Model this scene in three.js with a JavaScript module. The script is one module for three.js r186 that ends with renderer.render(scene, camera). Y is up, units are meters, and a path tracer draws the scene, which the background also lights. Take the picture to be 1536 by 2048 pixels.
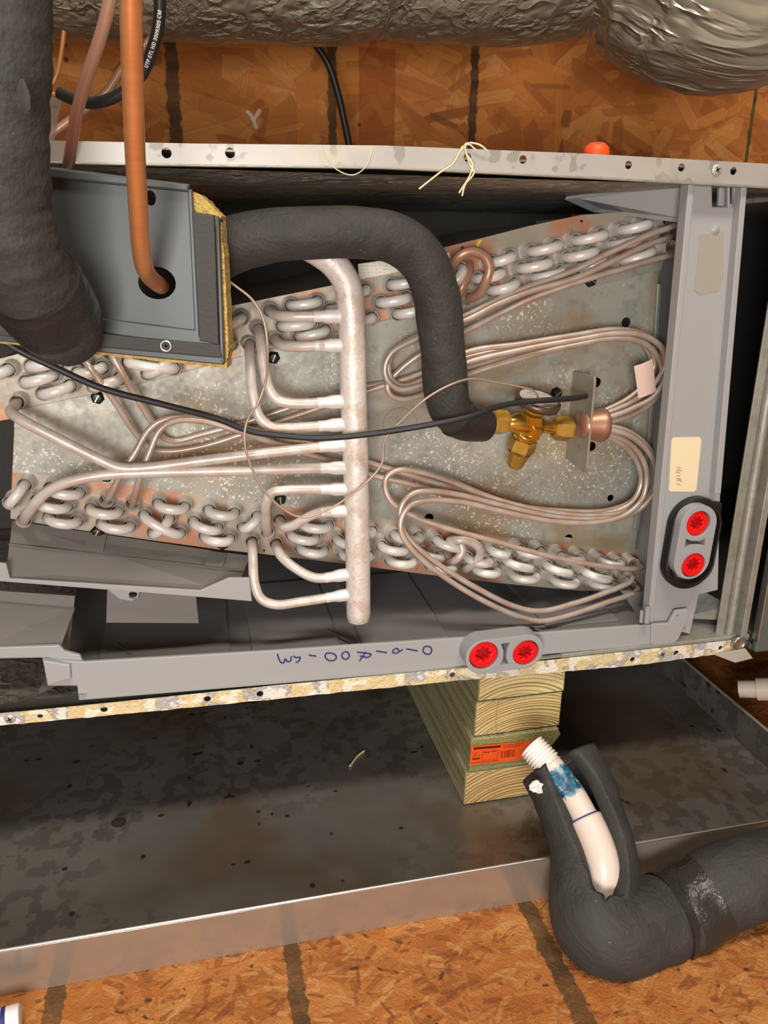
import * as THREE from 'three';
import { RoundedBoxGeometry } from 'three/addons/geometries/RoundedBoxGeometry.js';
import { mergeGeometries } from 'three/addons/utils/BufferGeometryUtils.js';
import { RectAreaLightUniformsLib } from 'three/addons/lights/RectAreaLightUniformsLib.js';

// ------------------------------------------------------------------ camera, light, exposure
// World: x runs to the right along the cabinet front, y is up, z = 0 is the cabinet's front plane (metres).
RectAreaLightUniformsLib.init();
const scene = new THREE.Scene();
scene.background = new THREE.Color(0x000000);
const renderer = new THREE.WebGLRenderer({ antialias: true });
renderer.toneMapping = THREE.LinearToneMapping;
renderer.toneMappingExposure = 1.03;
renderer.shadowMap.enabled = true;

const V = (x, y, z) => new THREE.Vector3(x, y, z);
const EYE = V(-0.11494, 0.36976, 0.60637), FOCAL = 1555;            // focal length in pixels of the 1536 x 2048 frame
const AX = V(0.97551676, 0.00751905, 0.21979653), AY = V(0.0628841, 0.94815254, -0.31153225), AZ = V(-0.21074306, 0.31772664, 0.92446587);
const camera = new THREE.PerspectiveCamera(2 * Math.atan(1024 / FOCAL) * 180 / Math.PI, 1536 / 2048, 0.02, 20);
camera.position.copy(EYE);
camera.quaternion.setFromRotationMatrix(new THREE.Matrix4().makeBasis(AX, AY, AZ));
scene.add(camera);

const KEY = { pos: V(-0.30, 0.32, 1.16), aim: V(0.06, 0.18, -0.02), w: 0.4, h: 0.3, power: 33 };
const TOP = { pos: V(0.1, 1.78, 0.75), w: 1.1, h: 0.25, power: 29 };

// Survey of the site from the photograph: a sight line through a picture point, met with a known plane of the place.
function sight(px, py) { return AX.clone().multiplyScalar((px - 768) / FOCAL).addScaledVector(AY, -(py - 1024) / FOCAL).sub(AZ); }
function at(px, py, z) { const d = sight(px, py); return EYE.clone().addScaledVector(d, (z - EYE.z) / d.z); }
function atY(px, py, y) { const d = sight(px, py); return EYE.clone().addScaledVector(d, (y - EYE.y) / d.y); }
function onPlane(px, py, p0, n) { const d = sight(px, py); return EYE.clone().addScaledVector(d, p0.clone().sub(EYE).dot(n) / d.dot(n)); }

// ------------------------------------------------------------------ helpers
let seed = 7;
const rnd = () => { seed = (seed * 1664525 + 1013904223) >>> 0; return seed / 4294967296; };
const rr = (a, b) => a + (b - a) * rnd();
function hash(x, y, s) { let h = Math.imul(x, 374761393) ^ Math.imul(y, 668265263) ^ Math.imul(s, 2147483647); h = Math.imul(h ^ (h >>> 13), 1274126177); return ((h ^ (h >>> 16)) >>> 0) / 4294967296; }
function vnoise(x, y, p, s) {
  const x0 = Math.floor(x), y0 = Math.floor(y), fx = x - x0, fy = y - y0, ux = fx * fx * (3 - 2 * fx), uy = fy * fy * (3 - 2 * fy);
  const m = (a) => ((a % p) + p) % p;
  const a = hash(m(x0), m(y0), s), b = hash(m(x0 + 1), m(y0), s), c = hash(m(x0), m(y0 + 1), s), d = hash(m(x0 + 1), m(y0 + 1), s);
  return a + (b - a) * ux + (c - a) * uy + (a - b - c + d) * ux * uy;
}
function fbm(u, v, p, s, oct = 4) { let t = 0, a = 0.5, n = 0; for (let i = 0; i < oct; i++) { t += a * vnoise(u * p, v * p, p, s + i * 17); n += a; a *= 0.5; p *= 2; } return t / n; }
const clamp = (x, a = 0, b = 1) => Math.min(b, Math.max(a, x));
const step = (a, b, x) => { const t = clamp((x - a) / (b - a)); return t * t * (3 - 2 * t); };
const mix3 = (a, b, t) => [a[0] + (b[0] - a[0]) * t, a[1] + (b[1] - a[1]) * t, a[2] + (b[2] - a[2]) * t];

function finishTex(t, sx, sy, srgb) {
  t.wrapS = t.wrapT = THREE.RepeatWrapping; t.magFilter = THREE.LinearFilter; t.minFilter = THREE.LinearMipmapLinearFilter;
  t.repeat.set(1 / sx, 1 / sy); if (srgb) t.colorSpace = THREE.SRGBColorSpace; t.needsUpdate = true; return t;
}
function dataTex(n, size, fn, srgb = true, m = n) {                  // fn(u, v) -> [r, g, b] 0..255
  const d = new Uint8Array(n * m * 4);
  for (let j = 0; j < m; j++) for (let i = 0; i < n; i++) { const c = fn(i / n, j / m), k = (j * n + i) * 4; d[k] = clamp(c[0], 0, 255); d[k + 1] = clamp(c[1], 0, 255); d[k + 2] = clamp(c[2], 0, 255); d[k + 3] = 255; }
  return finishTex(new THREE.DataTexture(d, n, m, THREE.RGBAFormat), Array.isArray(size) ? size[0] : size, Array.isArray(size) ? size[1] : size, srgb);
}
function canvasTex(w, h, sx, sy, draw, srgb = true) {
  const c = document.createElement('canvas'); c.width = w; c.height = h; draw(c.getContext('2d'), w, h);
  return finishTex(new THREE.CanvasTexture(c), sx, sy, srgb);
}
function mat(color, roughness, metalness = 0, extra = {}) { return new THREE.MeshStandardMaterial({ color, roughness, metalness, side: THREE.DoubleSide, ...extra }); }

const names = new Map();
function numbered(n) { const k = names.get(n) || 0; names.set(n, k + 1); return k ? n + '_' + String(k).padStart(3, '0') : n; }
function shadow(o) { o.castShadow = true; o.receiveShadow = true; return o; }
function mesh(name, geo, m, parent) { const o = shadow(new THREE.Mesh(geo, m)); o.name = parent === scene ? numbered(name) : name; parent.add(o); return o; }
function tag(o, label, category, group, kind) { o.userData.label = label; if (category) o.userData.category = category; if (group) o.userData.group = group; if (kind) o.userData.kind = kind; return o; }
function thing(name, label, category, group, pos) { const o = new THREE.Group(); o.name = numbered(name); if (pos) o.position.copy(pos); scene.add(o); return tag(o, label, category, group); }
function struct(name, geo, m, label) { const o = mesh(name, geo, m, scene); o.userData.kind = 'structure'; if (label) o.userData.label = label; return o; }
function merge(list) { return mergeGeometries(list.map((g) => { const q = g.index ? g.toNonIndexed() : g; for (const k of Object.keys(q.attributes)) if (!['position', 'normal', 'uv'].includes(k)) q.deleteAttribute(k); return q; })); }
function boxUV(g) {                                                  // uv in metres by the face's main direction
  if (g.index) g = g.toNonIndexed();
  const p = g.attributes.position, uv = new Float32Array(p.count * 2), a = V(), b = V(), c = V();
  for (let i = 0; i < p.count; i += 3) {
    a.fromBufferAttribute(p, i); b.fromBufferAttribute(p, i + 1); c.fromBufferAttribute(p, i + 2);
    const n = b.clone().sub(a).cross(c.clone().sub(a)), X = Math.abs(n.x), Y = Math.abs(n.y), Z = Math.abs(n.z);
    [a, b, c].forEach((q, k) => { const w = Z >= X && Z >= Y ? [q.x, q.y] : Y >= X ? [q.x, q.z] : [q.z, q.y]; uv[(i + k) * 2] = w[0]; uv[(i + k) * 2 + 1] = w[1]; });
  }
  g.setAttribute('uv', new THREE.BufferAttribute(uv, 2)); return g;
}
function box(x0, x1, y0, y1, z0, z1, r = 0.001) {
  const g = r ? new RoundedBoxGeometry(x1 - x0, y1 - y0, z1 - z0, 2, Math.min(r, (x1 - x0) / 2.1, (y1 - y0) / 2.1, (z1 - z0) / 2.1)) : new THREE.BoxGeometry(x1 - x0, y1 - y0, z1 - z0);
  g.translate((x0 + x1) / 2, (y0 + y1) / 2, (z0 + z1) / 2); return boxUV(g);
}
function shapeOf(pts) { const s = new THREE.Shape(); pts.forEach((p, i) => (i ? s.lineTo(p.x, p.y) : s.moveTo(p.x, p.y))); s.closePath(); return s; }
function circlePath(x, y, r, n = 20, ry = r) { const h = new THREE.Path(); h.absellipse(x, y, r, ry, 0, Math.PI * 2, true, 0); return h; }
function extrude(shape, zFront, depth, bevel = 0, curve = 10) {       // front face at zFront, body behind it
  const g = new THREE.ExtrudeGeometry(shape, { depth: depth - 2 * bevel, bevelEnabled: bevel > 0, bevelSize: bevel, bevelThickness: bevel, bevelOffset: -bevel, bevelSegments: 2, curveSegments: curve });
  g.translate(0, 0, zFront - depth + bevel); return g;
}
// a sheet or slab with the outline seen in the plane z, front face there, thickness behind it; holes are [px, py, radius in metres]
function sheet(px, z, depth, { holes = [], bevel = 0 } = {}) {
  const s = shapeOf(px.map(([a, b]) => at(a, b, z)));
  for (const [a, b, r, ry] of holes) { const c = at(a, b, z); s.holes.push(circlePath(c.x, c.y, r, 20, ry)); }
  return boxUV(extrude(s, z, depth, bevel));
}
function loft(quads, thick) {                                        // a slab through four 3D corners, thickened along its normal
  const [a, b, c, d] = quads, n = b.clone().sub(a).cross(d.clone().sub(a)).normalize().multiplyScalar(-thick), lo = quads.map((q) => q.clone().add(n));
  const tri = []; const quad = (p, q, r, s) => tri.push(p, q, r, p, r, s);
  quad(a, b, c, d); quad(lo[1], lo[0], lo[3], lo[2]); quad(a, lo[0], lo[1], b); quad(b, lo[1], lo[2], c); quad(c, lo[2], lo[3], d); quad(d, lo[3], lo[0], a);
  const g = new THREE.BufferGeometry(); g.setAttribute('position', new THREE.BufferAttribute(new Float32Array(tri.flatMap((p) => [p.x, p.y, p.z])), 3)); g.computeVertexNormals(); return boxUV(g);
}
function curveOf(pts) { return new THREE.CatmullRomCurve3(pts, false, 'centripetal'); }
const trace = (list) => list.map(([a, b, z]) => at(a, b, z));
function sweep(curve, n, radius, seg = 14, wobble) {                 // round bar along a curve; radius a number or f(t); closed ends; uv in metres
  const rad = typeof radius === 'function' ? radius : () => radius, fr = curve.computeFrenetFrames(n, false), pts = curve.getSpacedPoints(n), L = curve.getLength();
  const pos = [], uv = [], idx = [];
  for (let i = 0; i <= n; i++) for (let k = 0; k <= seg; k++) {
    const a = k / seg * Math.PI * 2, r = rad(i / n) * (wobble ? wobble(i / n, k === seg ? 0 : a) : 1), p = pts[i];
    pos.push(p.x + r * (Math.cos(a) * fr.normals[i].x + Math.sin(a) * fr.binormals[i].x), p.y + r * (Math.cos(a) * fr.normals[i].y + Math.sin(a) * fr.binormals[i].y), p.z + r * (Math.cos(a) * fr.normals[i].z + Math.sin(a) * fr.binormals[i].z));
    uv.push(i / n * L, k / seg * Math.PI * 2 * rad(0.5));
  }
  for (let i = 0; i < n; i++) for (let k = 0; k < seg; k++) { const a = i * (seg + 1) + k, b = a + seg + 1; idx.push(a, a + 1, b, b, a + 1, b + 1); }
  for (const e of [0, n]) {
    const c = pos.length / 3; pos.push(pts[e].x, pts[e].y, pts[e].z); uv.push(e / n * L, 0); const ring = c + 1;
    for (let k = 0; k <= seg; k++) { const s = (e * (seg + 1) + k) * 3; pos.push(pos[s], pos[s + 1], pos[s + 2]); uv.push(e / n * L, k / seg * 0.02); }
    for (let k = 0; k < seg; k++) e ? idx.push(c, ring + k, ring + k + 1) : idx.push(c, ring + k + 1, ring + k);
  }
  const g = new THREE.BufferGeometry(); g.setAttribute('position', new THREE.Float32BufferAttribute(pos, 3)); g.setAttribute('uv', new THREE.Float32BufferAttribute(uv, 2)); g.setIndex(idx); g.computeVertexNormals();
  return g;
}
function rod(pts, r, n = 60, seg = 12) { return sweep(curveOf(pts), n, r, seg); }
function lathe(profile, seg = 32) { const g = new THREE.LatheGeometry(profile.map(([r, y]) => new THREE.Vector2(r, y)), seg); return g; }
const alongZ = (g) => g.rotateX(Math.PI / 2);                        // lathe axis y -> +z
const alongX = (g) => g.rotateZ(-Math.PI / 2);                       // lathe axis y -> +x

// ------------------------------------------------------------------ textures and materials
function flakes(g, w, h, n, len, wid, tones, alpha) {
  for (let i = 0; i < n; i++) {
    const x = rnd() * w, y = rnd() * h, a = rr(-0.75, 0.75) + (rnd() < 0.22 ? Math.PI / 2 : 0), l = len * rr(0.35, 1.3), b = wid * rr(0.3, 1.3), t = tones[Math.floor(rnd() * tones.length)], al = rr(alpha * 0.5, alpha);
    for (const [ox, oy] of [[0, 0], [x > w / 2 ? -w : w, 0], [0, y > h / 2 ? -h : h]]) {
      g.save(); g.translate(x + ox, y + oy); g.rotate(a); g.fillStyle = t; g.globalAlpha = al;
      g.beginPath(); g.moveTo(-l / 2, -b / 2 * 0.6); g.lineTo(-l * 0.3, -b / 2); g.lineTo(l * 0.4, -b / 2 * 0.9); g.lineTo(l / 2, 0); g.lineTo(l * 0.38, b / 2); g.lineTo(-l * 0.42, b / 2 * 0.8); g.closePath(); g.fill();
      g.globalAlpha = al * 0.3; g.strokeStyle = '#5a2f10'; g.lineWidth = 1.2; g.stroke();
      g.lineWidth = 0.7; g.globalAlpha = al * 0.22;
      for (let k = 0; k < 5; k++) { const yy = rr(-b / 2, b / 2) * 0.8; g.beginPath(); g.moveTo(-l * 0.42, yy); g.lineTo(l * 0.42, yy + rr(-2, 2)); g.stroke(); }
      g.restore();
    }
  }
  g.globalAlpha = 1;
}
function inkLine(g, x, w, h, width, color) {                         // ragged printed nailing line down the board
  g.fillStyle = color;
  for (let y = 0; y < h; y += 2) { const l = width * (0.25 + 0.5 * fbm(0.3, y / h, 128, 5, 3)), r = width * (0.25 + 0.5 * fbm(0.8, y / h, 128, 9, 3)); g.globalAlpha = 0.42 + 0.5 * fbm(0.1, y / h, 90, 3, 2); g.fillRect(x - l, y, l + r, 2); }
  g.globalAlpha = 1;
}
const WALL = { w: 2.0, h: 1.0, z: -0.58 };
const texOsbWall = canvasTex(2048, 1024, WALL.w, WALL.h, (g, w, h) => {
  g.fillStyle = '#aa6a2c'; g.fillRect(0, 0, w, h);
  flakes(g, w, h, 2600, 120, 34, ['#c47c38', '#b46e30', '#a05e26', '#ce8e4a', '#92501f', '#bc7632', '#d69c5c'], 0.8);
  flakes(g, w, h, 900, 70, 16, ['#c88a4a', '#6e3a14', '#d09a5c', '#945420'], 0.75);
  for (let i = 0; i < 70; i++) { g.fillStyle = '#4a1c08'; g.beginPath(); g.ellipse(rnd() * w, rnd() * h, rr(1, 4), rr(1, 3), rnd() * 3, 0, 7); g.fill(); }
  g.globalAlpha = 0.16; g.fillStyle = '#ffc880'; g.fillRect(0, 0, w, h); g.globalAlpha = 1;
  const X = (px, py) => (((at(px, py, WALL.z).x % WALL.w) + WALL.w) % WALL.w) / WALL.w * w;
  { const Y = (py) => (1 - at(755, py, WALL.z).y / WALL.h) * h; g.globalAlpha = 0.5; g.fillStyle = '#8a4413'; g.fillRect(X(718, 190), Y(96), X(790, 190) - X(718, 190), Y(300) - Y(96)); g.globalAlpha = 1; }
  inkLine(g, X(346, 185), w, h, 17, '#3a3024'); inkLine(g, X(664, 185), w, h, 12, '#33291c'); inkLine(g, X(947, 185), w, h, 12, '#2c2116'); inkLine(g, X(1502, 250), w, h, 6, '#1f3a20');
});
const FLOOR = { w: 0.9, h: 0.9, y: -0.157 };
const texOsbFloor = canvasTex(2048, 2048, FLOOR.w, FLOOR.h, (g, w, h) => {
  g.fillStyle = '#b0702f'; g.fillRect(0, 0, w, h);
  flakes(g, w, h, 3000, 150, 46, ['#b87434', '#a8652c', '#c68848', '#9a5a26', '#d09a5a', '#b9763a'], 0.6);
  flakes(g, w, h, 15000, 40, 10, ['#cf9c5e', '#94581f', '#c08040', '#d6a86e', '#83491f', '#c98d50'], 0.72);
  for (let i = 0; i < 1100; i++) { g.globalAlpha = rr(0.4, 0.9); g.fillStyle = rnd() < 0.6 ? '#43230e' : '#2e2a22'; g.beginPath(); g.ellipse(rnd() * w, rnd() * h, rr(1, 10) * rnd() + 1, rr(1, 4), rr(-1, 1), 0, 7); g.fill(); }
  g.globalAlpha = 1;
  const X = (px, py) => (((atY(px, py, FLOOR.y).x % FLOOR.w) + FLOOR.w) % FLOOR.w) / FLOOR.w * w;
  inkLine(g, X(104, 2030), w, h, 34, '#4c3a22'); inkLine(g, X(598, 2010), w, h, 30, '#4a3820'); inkLine(g, X(1128, 1960), w, h, 34, '#40311c');
});
// galvanised sheet: cool grey, cloudy, with pale mineral spots and brown wet stains
const galv = (u, v, spots, stain, s = 1) => {
  const a = fbm(u, v, 6, 11 * s, 5), b = fbm(u, v, 48, 23 * s, 3), d = vnoise(u * 230, v * 230, 230, 31 * s), e = fbm(u, v, 5, 41 * s, 4);
  let c = mix3([150, 151, 144], [178, 177, 166], a); c = mix3(c, [128, 130, 126], step(0.55, 0.8, b) * 0.4);
  c = mix3(c, [150, 126, 94], step(0.46, 0.7, e) * stain);
  const f = fbm(u, v, 190, 61 * s, 2), reg = fbm(u, v, 4, 71 * s, 3);
  c = mix3(c, [238, 236, 226], spots * (step(0.66, 0.78, f) * step(0.42, 0.66, reg) + (d > 0.96 ? 0.8 : 0)));
  return c;
};
const T = {
  galvSpot: dataTex(1024, 0.34, (u, v) => galv(u, v, 0.8, 0.6)),
  galv: dataTex(512, 0.3, (u, v) => galv(u, v, 0.12, 0.2, 2)),
  rough: dataTex(512, 0.2, (u, v) => { const k = 150 + 80 * (fbm(u, v, 10, 3, 4) - 0.5) + 60 * (fbm(u, v, 60, 8, 2) - 0.5); return [k, k, k]; }, false),
  fine: dataTex(512, 0.06, (u, v) => { const k = 255 * fbm(u, v, 40, 13, 3); return [k, k, k]; }, false),
  crinkle: dataTex(1024, 0.3, (u, v) => { const w = fbm(u, v, 5, 77, 3); const a = Math.abs(fbm(u + 0.05 * w, v, 7, 5, 4) - 0.5), b = Math.abs(fbm(u, v + 0.03 * w, 16, 9, 4) - 0.5); const k = 255 * clamp(1 - 5 * Math.min(a, b * 0.8 + 0.02)); return [k, k, k]; }, false),
  plate: dataTex(1024, 0.26, (u, v) => { const a = fbm(u, v, 8, 5, 5), b = fbm(u, v, 5, 15, 4); let c = mix3([150, 140, 124], [182, 174, 160], a); c = mix3(c, [200, 112, 70], step(0.48, 0.62, b) * 0.5); return c; }),
  header: dataTex(512, 0.09, (u, v) => { const a = fbm(u, v, 7, 9, 5), b = fbm(u, v, 22, 4, 3); let c = mix3([214, 206, 200], [232, 228, 224], a); c = mix3(c, [190, 164, 146], step(0.58, 0.7, a) * 0.45); return mix3(c, [200, 184, 170], step(0.6, 0.75, b) * 0.5); }),
  tube: dataTex(256, 0.08, (u, v) => { const a = fbm(u, v, 8, 19, 4); return mix3([212, 205, 199], [200, 178, 164], step(0.45, 0.75, a) * 0.6); }),
  capillary: dataTex(256, 0.1, (u, v) => { const a = fbm(u, v, 5, 29, 4); return mix3([202, 190, 180], [190, 160, 140], step(0.35, 0.75, a)); }),
  copper: dataTex(256, 0.12, (u, v) => { const a = fbm(u, v, 4, 39, 4), b = vnoise(u * 90, v * 3, 90, 4); return mix3(mix3([226, 158, 104], [212, 138, 84], a), [238, 180, 130], b * 0.3); }),
  foam: dataTex(512, 0.12, (u, v) => { const a = fbm(u, v, 12, 49, 4), d = vnoise(u * 120, v * 120, 120, 3); let c = mix3([44, 44, 43], [62, 61, 58], a); return d > 0.985 ? [170, 165, 155] : c; }),
  foamBump: dataTex(512, 0.12, (u, v) => { const k = 255 * (0.6 * fbm(u, v, 10, 59, 3) + 0.4 * fbm(u, v, 60, 69, 2)); return [k, k, k]; }, false),
  pan: dataTex(2048, [0.8, 0.8], (u, v) => {
    const a = fbm(u, v, 10, 3, 5), b = fbm(u, v, 76, 33, 4), r = fbm(u, v, 7, 53, 5); let c = mix3([142, 138, 132], [112, 109, 105], a);
    c = mix3(c, [66, 62, 62], step(0.5, 0.58, b) * step(0.42, 0.6, fbm(u, v, 5, 83, 3)) * 0.32); c = mix3(c, [104, 76, 52], step(0.52, 0.7, r) * 0.4); c = mix3(c, [52, 40, 32], step(0.87, 0.9, fbm(u, v, 60, 93, 2)) * 0.8);
    return vnoise(u * 260, v * 260, 260, 6) > 0.996 ? [190, 180, 160] : c; }),
  panRough: dataTex(512, 0.3, (u, v) => { const k = 90 + 110 * fbm(u, v, 14, 5, 4); return [k, k, k]; }, false),
  glue: dataTex(1024, 0.22, (u, v) => {                              // torn pale yellow gasket glue on the lower flange
    const a = fbm(u, v, 12, 7, 4), q = fbm(u, v, 40, 17, 3); let c = mix3([204, 202, 200], [168, 166, 166], q);
    c = mix3(c, mix3([232, 218, 182], [214, 190, 138], q), step(0.49, 0.52, a)); c = mix3(c, [160, 132, 84], step(0.015, 0.004, Math.abs(a - 0.5)) * 0.6); return mix3(c, [244, 240, 228], step(0.6, 0.64, fbm(u, v, 22, 27, 3)) * 0.8); }),
  flange: dataTex(1024, 0.26, (u, v) => { const a = fbm(u, v, 8, 7, 5); let c = mix3([196, 194, 190], [172, 169, 164], a); c = mix3(c, [132, 129, 124], step(0.64, 0.7, fbm(u, v, 16, 47, 4)) * 0.5); return mix3(c, [206, 194, 164], step(0.6, 0.72, fbm(u, v, 6, 57, 4)) * 0.5); }),
  liner: dataTex(512, 0.2, (u, v) => { const a = fbm(u, v, 6, 7, 5), b = fbm(u * 1, v * 1, 30, 17, 3); return mix3(mix3([176, 172, 162], [128, 124, 114], a), [206, 202, 190], step(0.6, 0.75, b) * 0.7); }),
  lumber: dataTex(512, [0.5, 0.04], (u, v) => { const g = vnoise(u * 3 + 0.6 * fbm(u, v, 4, 3, 3), v * 20, 60, 7), b = fbm(u, v, 20, 6, 3); return mix3(mix3([160, 152, 112], [120, 112, 80], step(0.45, 0.75, g)), [146, 144, 104], b * 0.5); }),
  glass: dataTex(256, 0.05, (u, v) => { const a = fbm(u, v, 14, 7, 4); return mix3([222, 200, 120], [172, 134, 76], a); }),
};
const M = {
  batt: mat(0xb4ada2, 0.9), osbWall: mat(0xfff0dc, 0.8, 0, { map: texOsbWall }), osbFloor: mat(0xeee2d4, 0.75, 0, { map: texOsbFloor, bumpMap: T.fine, bumpScale: 0.0006 }),
  galvSpot: mat(0xffffff, 0.95, 0.35, { map: T.galvSpot, roughnessMap: T.rough }), galv: mat(0xffffff, 0.9, 0.45, { map: T.galv, roughnessMap: T.rough }),
  plate: mat(0xffffff, 0.85, 0.4, { map: T.plate, roughnessMap: T.rough }), flange: mat(0xffffff, 0.5, 0.35, { map: T.flange }), glue: mat(0xffffff, 0.65, 0.15, { map: T.glue, bumpMap: T.fine, bumpScale: 0.0008 }),
  header: mat(0xffffff, 0.45, 0.2, { map: T.header, bumpMap: T.foamBump, bumpScale: 0.0006 }), tube: mat(0xffffff, 0.36, 0.18, { map: T.tube }), capillary: mat(0xffffff, 0.34, 0.4, { map: T.capillary }),
  bend: mat(0xe2dfda, 0.34, 0.15), braze: mat(0xe4e2e0, 0.5, 0.25), copper: mat(0xffffff, 0.33, 0.6, { map: T.copper }), oldCopper: mat(0xb88e78, 0.36, 0.35), wireCopper: mat(0xb5a090, 0.4, 0.4),
  foam: mat(0xffffff, 0.72, 0, { map: T.foam, bumpMap: T.foamBump, bumpScale: 0.0012 }), tape: mat(0x2c2a28, 0.35, 0, { bumpMap: T.foamBump, bumpScale: 0.001 }), rubber: mat(0x1b1a19, 0.45), cable: mat(0x26262a, 0.5), blackMetal: mat(0x17140f, 0.4, 0.2),
  plastic: mat(0x9fa1a3, 0.5), plasticShaded: mat(0x75726e, 0.55), trayFloorShaded: mat(0x807f80, 0.45), port: mat(0x9b9da0, 0.42), red: mat(0xe0121a, 0.35), redDeep: mat(0xa80c10, 0.5),  // apron and tray floor: same grey plastic, shade put into the colour
  panel: mat(0x484d4f, 0.42, 0.2), gasket: mat(0x434443, 0.8, 0, { bumpMap: T.fine, bumpScale: 0.0004 }), wool: mat(0xffffff, 0.95, 0, { map: T.glass, bumpMap: T.fine, bumpScale: 0.002 }),
  liner: mat(0xffffff, 0.5, 0.4, { map: T.liner, bumpMap: T.crinkle, bumpScale: 0.002 }), ductLiner: mat(0x4e4b47, 0.9, 0, { bumpMap: T.fine, bumpScale: 0.001 }), foil: mat(0xc9c4ba, 0.34, 0.92, { bumpMap: T.crinkle, bumpScale: 0.0035 }),
  pan: mat(0xffffff, 0.62, 0.5, { map: T.pan, roughnessMap: T.panRough }), panSide: mat(0xb0a294, 0.34, 0.6, { roughnessMap: T.rough }),
  brass: mat(0xe9bf55, 0.2, 0.92), brassWorn: mat(0xcda24a, 0.24, 0.88, { bumpMap: T.fine, bumpScale: 0.00015 }), fins: mat(0x9a968e, 0.55, 0.5), steel: mat(0xb8b6b0, 0.35, 0.9), furnace: mat(0x66706d, 0.45, 0.3),
  pvc: mat(0xe9d8c8, 0.4), ink: mat(0x1c2470, 0.6), paper: mat(0xe8e2d2, 0.7), pinkTag: mat(0xe6c9bd, 0.6), cream: mat(0xe6d8b4, 0.6), yellow: mat(0xd8cf2e, 0.6), orange: mat(0xf0521c, 0.45), thread: mat(0xe2d9b0, 0.8), chunk: mat(0x16130f, 0.9), finsEdge: mat(0x8f8a80, 0.5, 0.6),
};

// ------------------------------------------------------------------ the room (attic shell)
const RX0 = -1.7, RX1 = 1.9, RY1 = 1.95, RZ1 = 2.0, th = 0.06;
const floorGeo = new THREE.BoxGeometry(RX1 - RX0, th, RZ1 - WALL.z + 0.2).translate((RX0 + RX1) / 2, FLOOR.y - th / 2, (RZ1 + WALL.z) / 2 - 0.1);
struct('floor', boxUV(floorGeo), M.osbFloor, 'orange strand board attic floor with dark printed lines');
struct('wall_back', box(RX0, RX1, FLOOR.y, RY1, WALL.z - th, WALL.z, 0), M.osbWall, 'orange strand board wall behind the cabinet');
struct('wall_left', box(RX0 - th, RX0, FLOOR.y, RY1, WALL.z - th, RZ1, 0), M.batt, 'pale board wall on the far left side');
struct('wall_right', box(RX1, RX1 + th, FLOOR.y, RY1, WALL.z - th, RZ1, 0), M.batt, 'pale board wall on the far right side');
struct('wall_front', box(RX0, RX1, FLOOR.y, RY1, RZ1, RZ1 + th, 0), M.batt, 'pale board wall facing the open cabinet');
struct('ceiling', box(RX0 - th, RX1 + th, RY1, RY1 + th, WALL.z - th, RZ1 + th, 0), M.batt, 'pale board attic ceiling');

// lamps: a work lamp standing left of the viewer, and an added, unseen fill light overhead
{
  const t = thing('work_lamp', 'square work lamp on a stand left of the open cabinet', 'lamp', null, KEY.pos);
  t.lookAt(KEY.aim);
  mesh('housing', new RoundedBoxGeometry(KEY.w + 0.04, KEY.h + 0.04, 0.05, 3, 0.01).translate(0, 0, -0.03), M.rubber, t);
  mesh('lens', new THREE.PlaneGeometry(KEY.w, KEY.h).translate(0, 0, -0.003), mat(0xffffff, 0.5, 0, { emissive: 0xfaf6f1, emissiveIntensity: 2 }), t);
  const L = new THREE.RectAreaLight(0xfaf6f1, KEY.power, KEY.w, KEY.h); L.position.set(0, 0, 0.004); L.rotation.y = Math.PI; L.castShadow = true; t.add(L); L.name = 'lamp_light';
  const foot = V(KEY.pos.x, FLOOR.y, KEY.pos.z + 0.06);
  const s = thing('lamp_stand', 'black tubular stand under the work lamp', 'stand', null, foot), hgt = KEY.pos.y - FLOOR.y - 0.185;
  mesh('pole', new THREE.CylinderGeometry(0.012, 0.012, hgt, 12).translate(0, hgt / 2, 0), M.rubber, s); mesh('base', lathe([[0, 0], [0.12, 0], [0.12, 0.012], [0.02, 0.03], [0, 0.03]]), M.rubber, s);
  const c = thing('fill_lamp', 'added long fill lamp under the attic ceiling, out of view', 'lamp', null, TOP.pos);
  mesh('housing', box(-TOP.w / 2 - 0.02, TOP.w / 2 + 0.02, 0.004, RY1 - TOP.pos.y, -TOP.h / 2 - 0.02, TOP.h / 2 + 0.02, 0.005), M.paper, c);
  mesh('diffuser', new THREE.PlaneGeometry(TOP.w, TOP.h).rotateX(Math.PI / 2).translate(0, 0.002, 0), mat(0xffffff, 0.5, 0, { emissive: 0xfff0dc, emissiveIntensity: 1.5 }), c);
  const L2 = new THREE.RectAreaLight(0xfff3e2, TOP.power, TOP.w, TOP.h); L2.rotation.x = -Math.PI / 2; L2.castShadow = true; L2.name = 'lamp_light'; c.add(L2);
}

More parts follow.
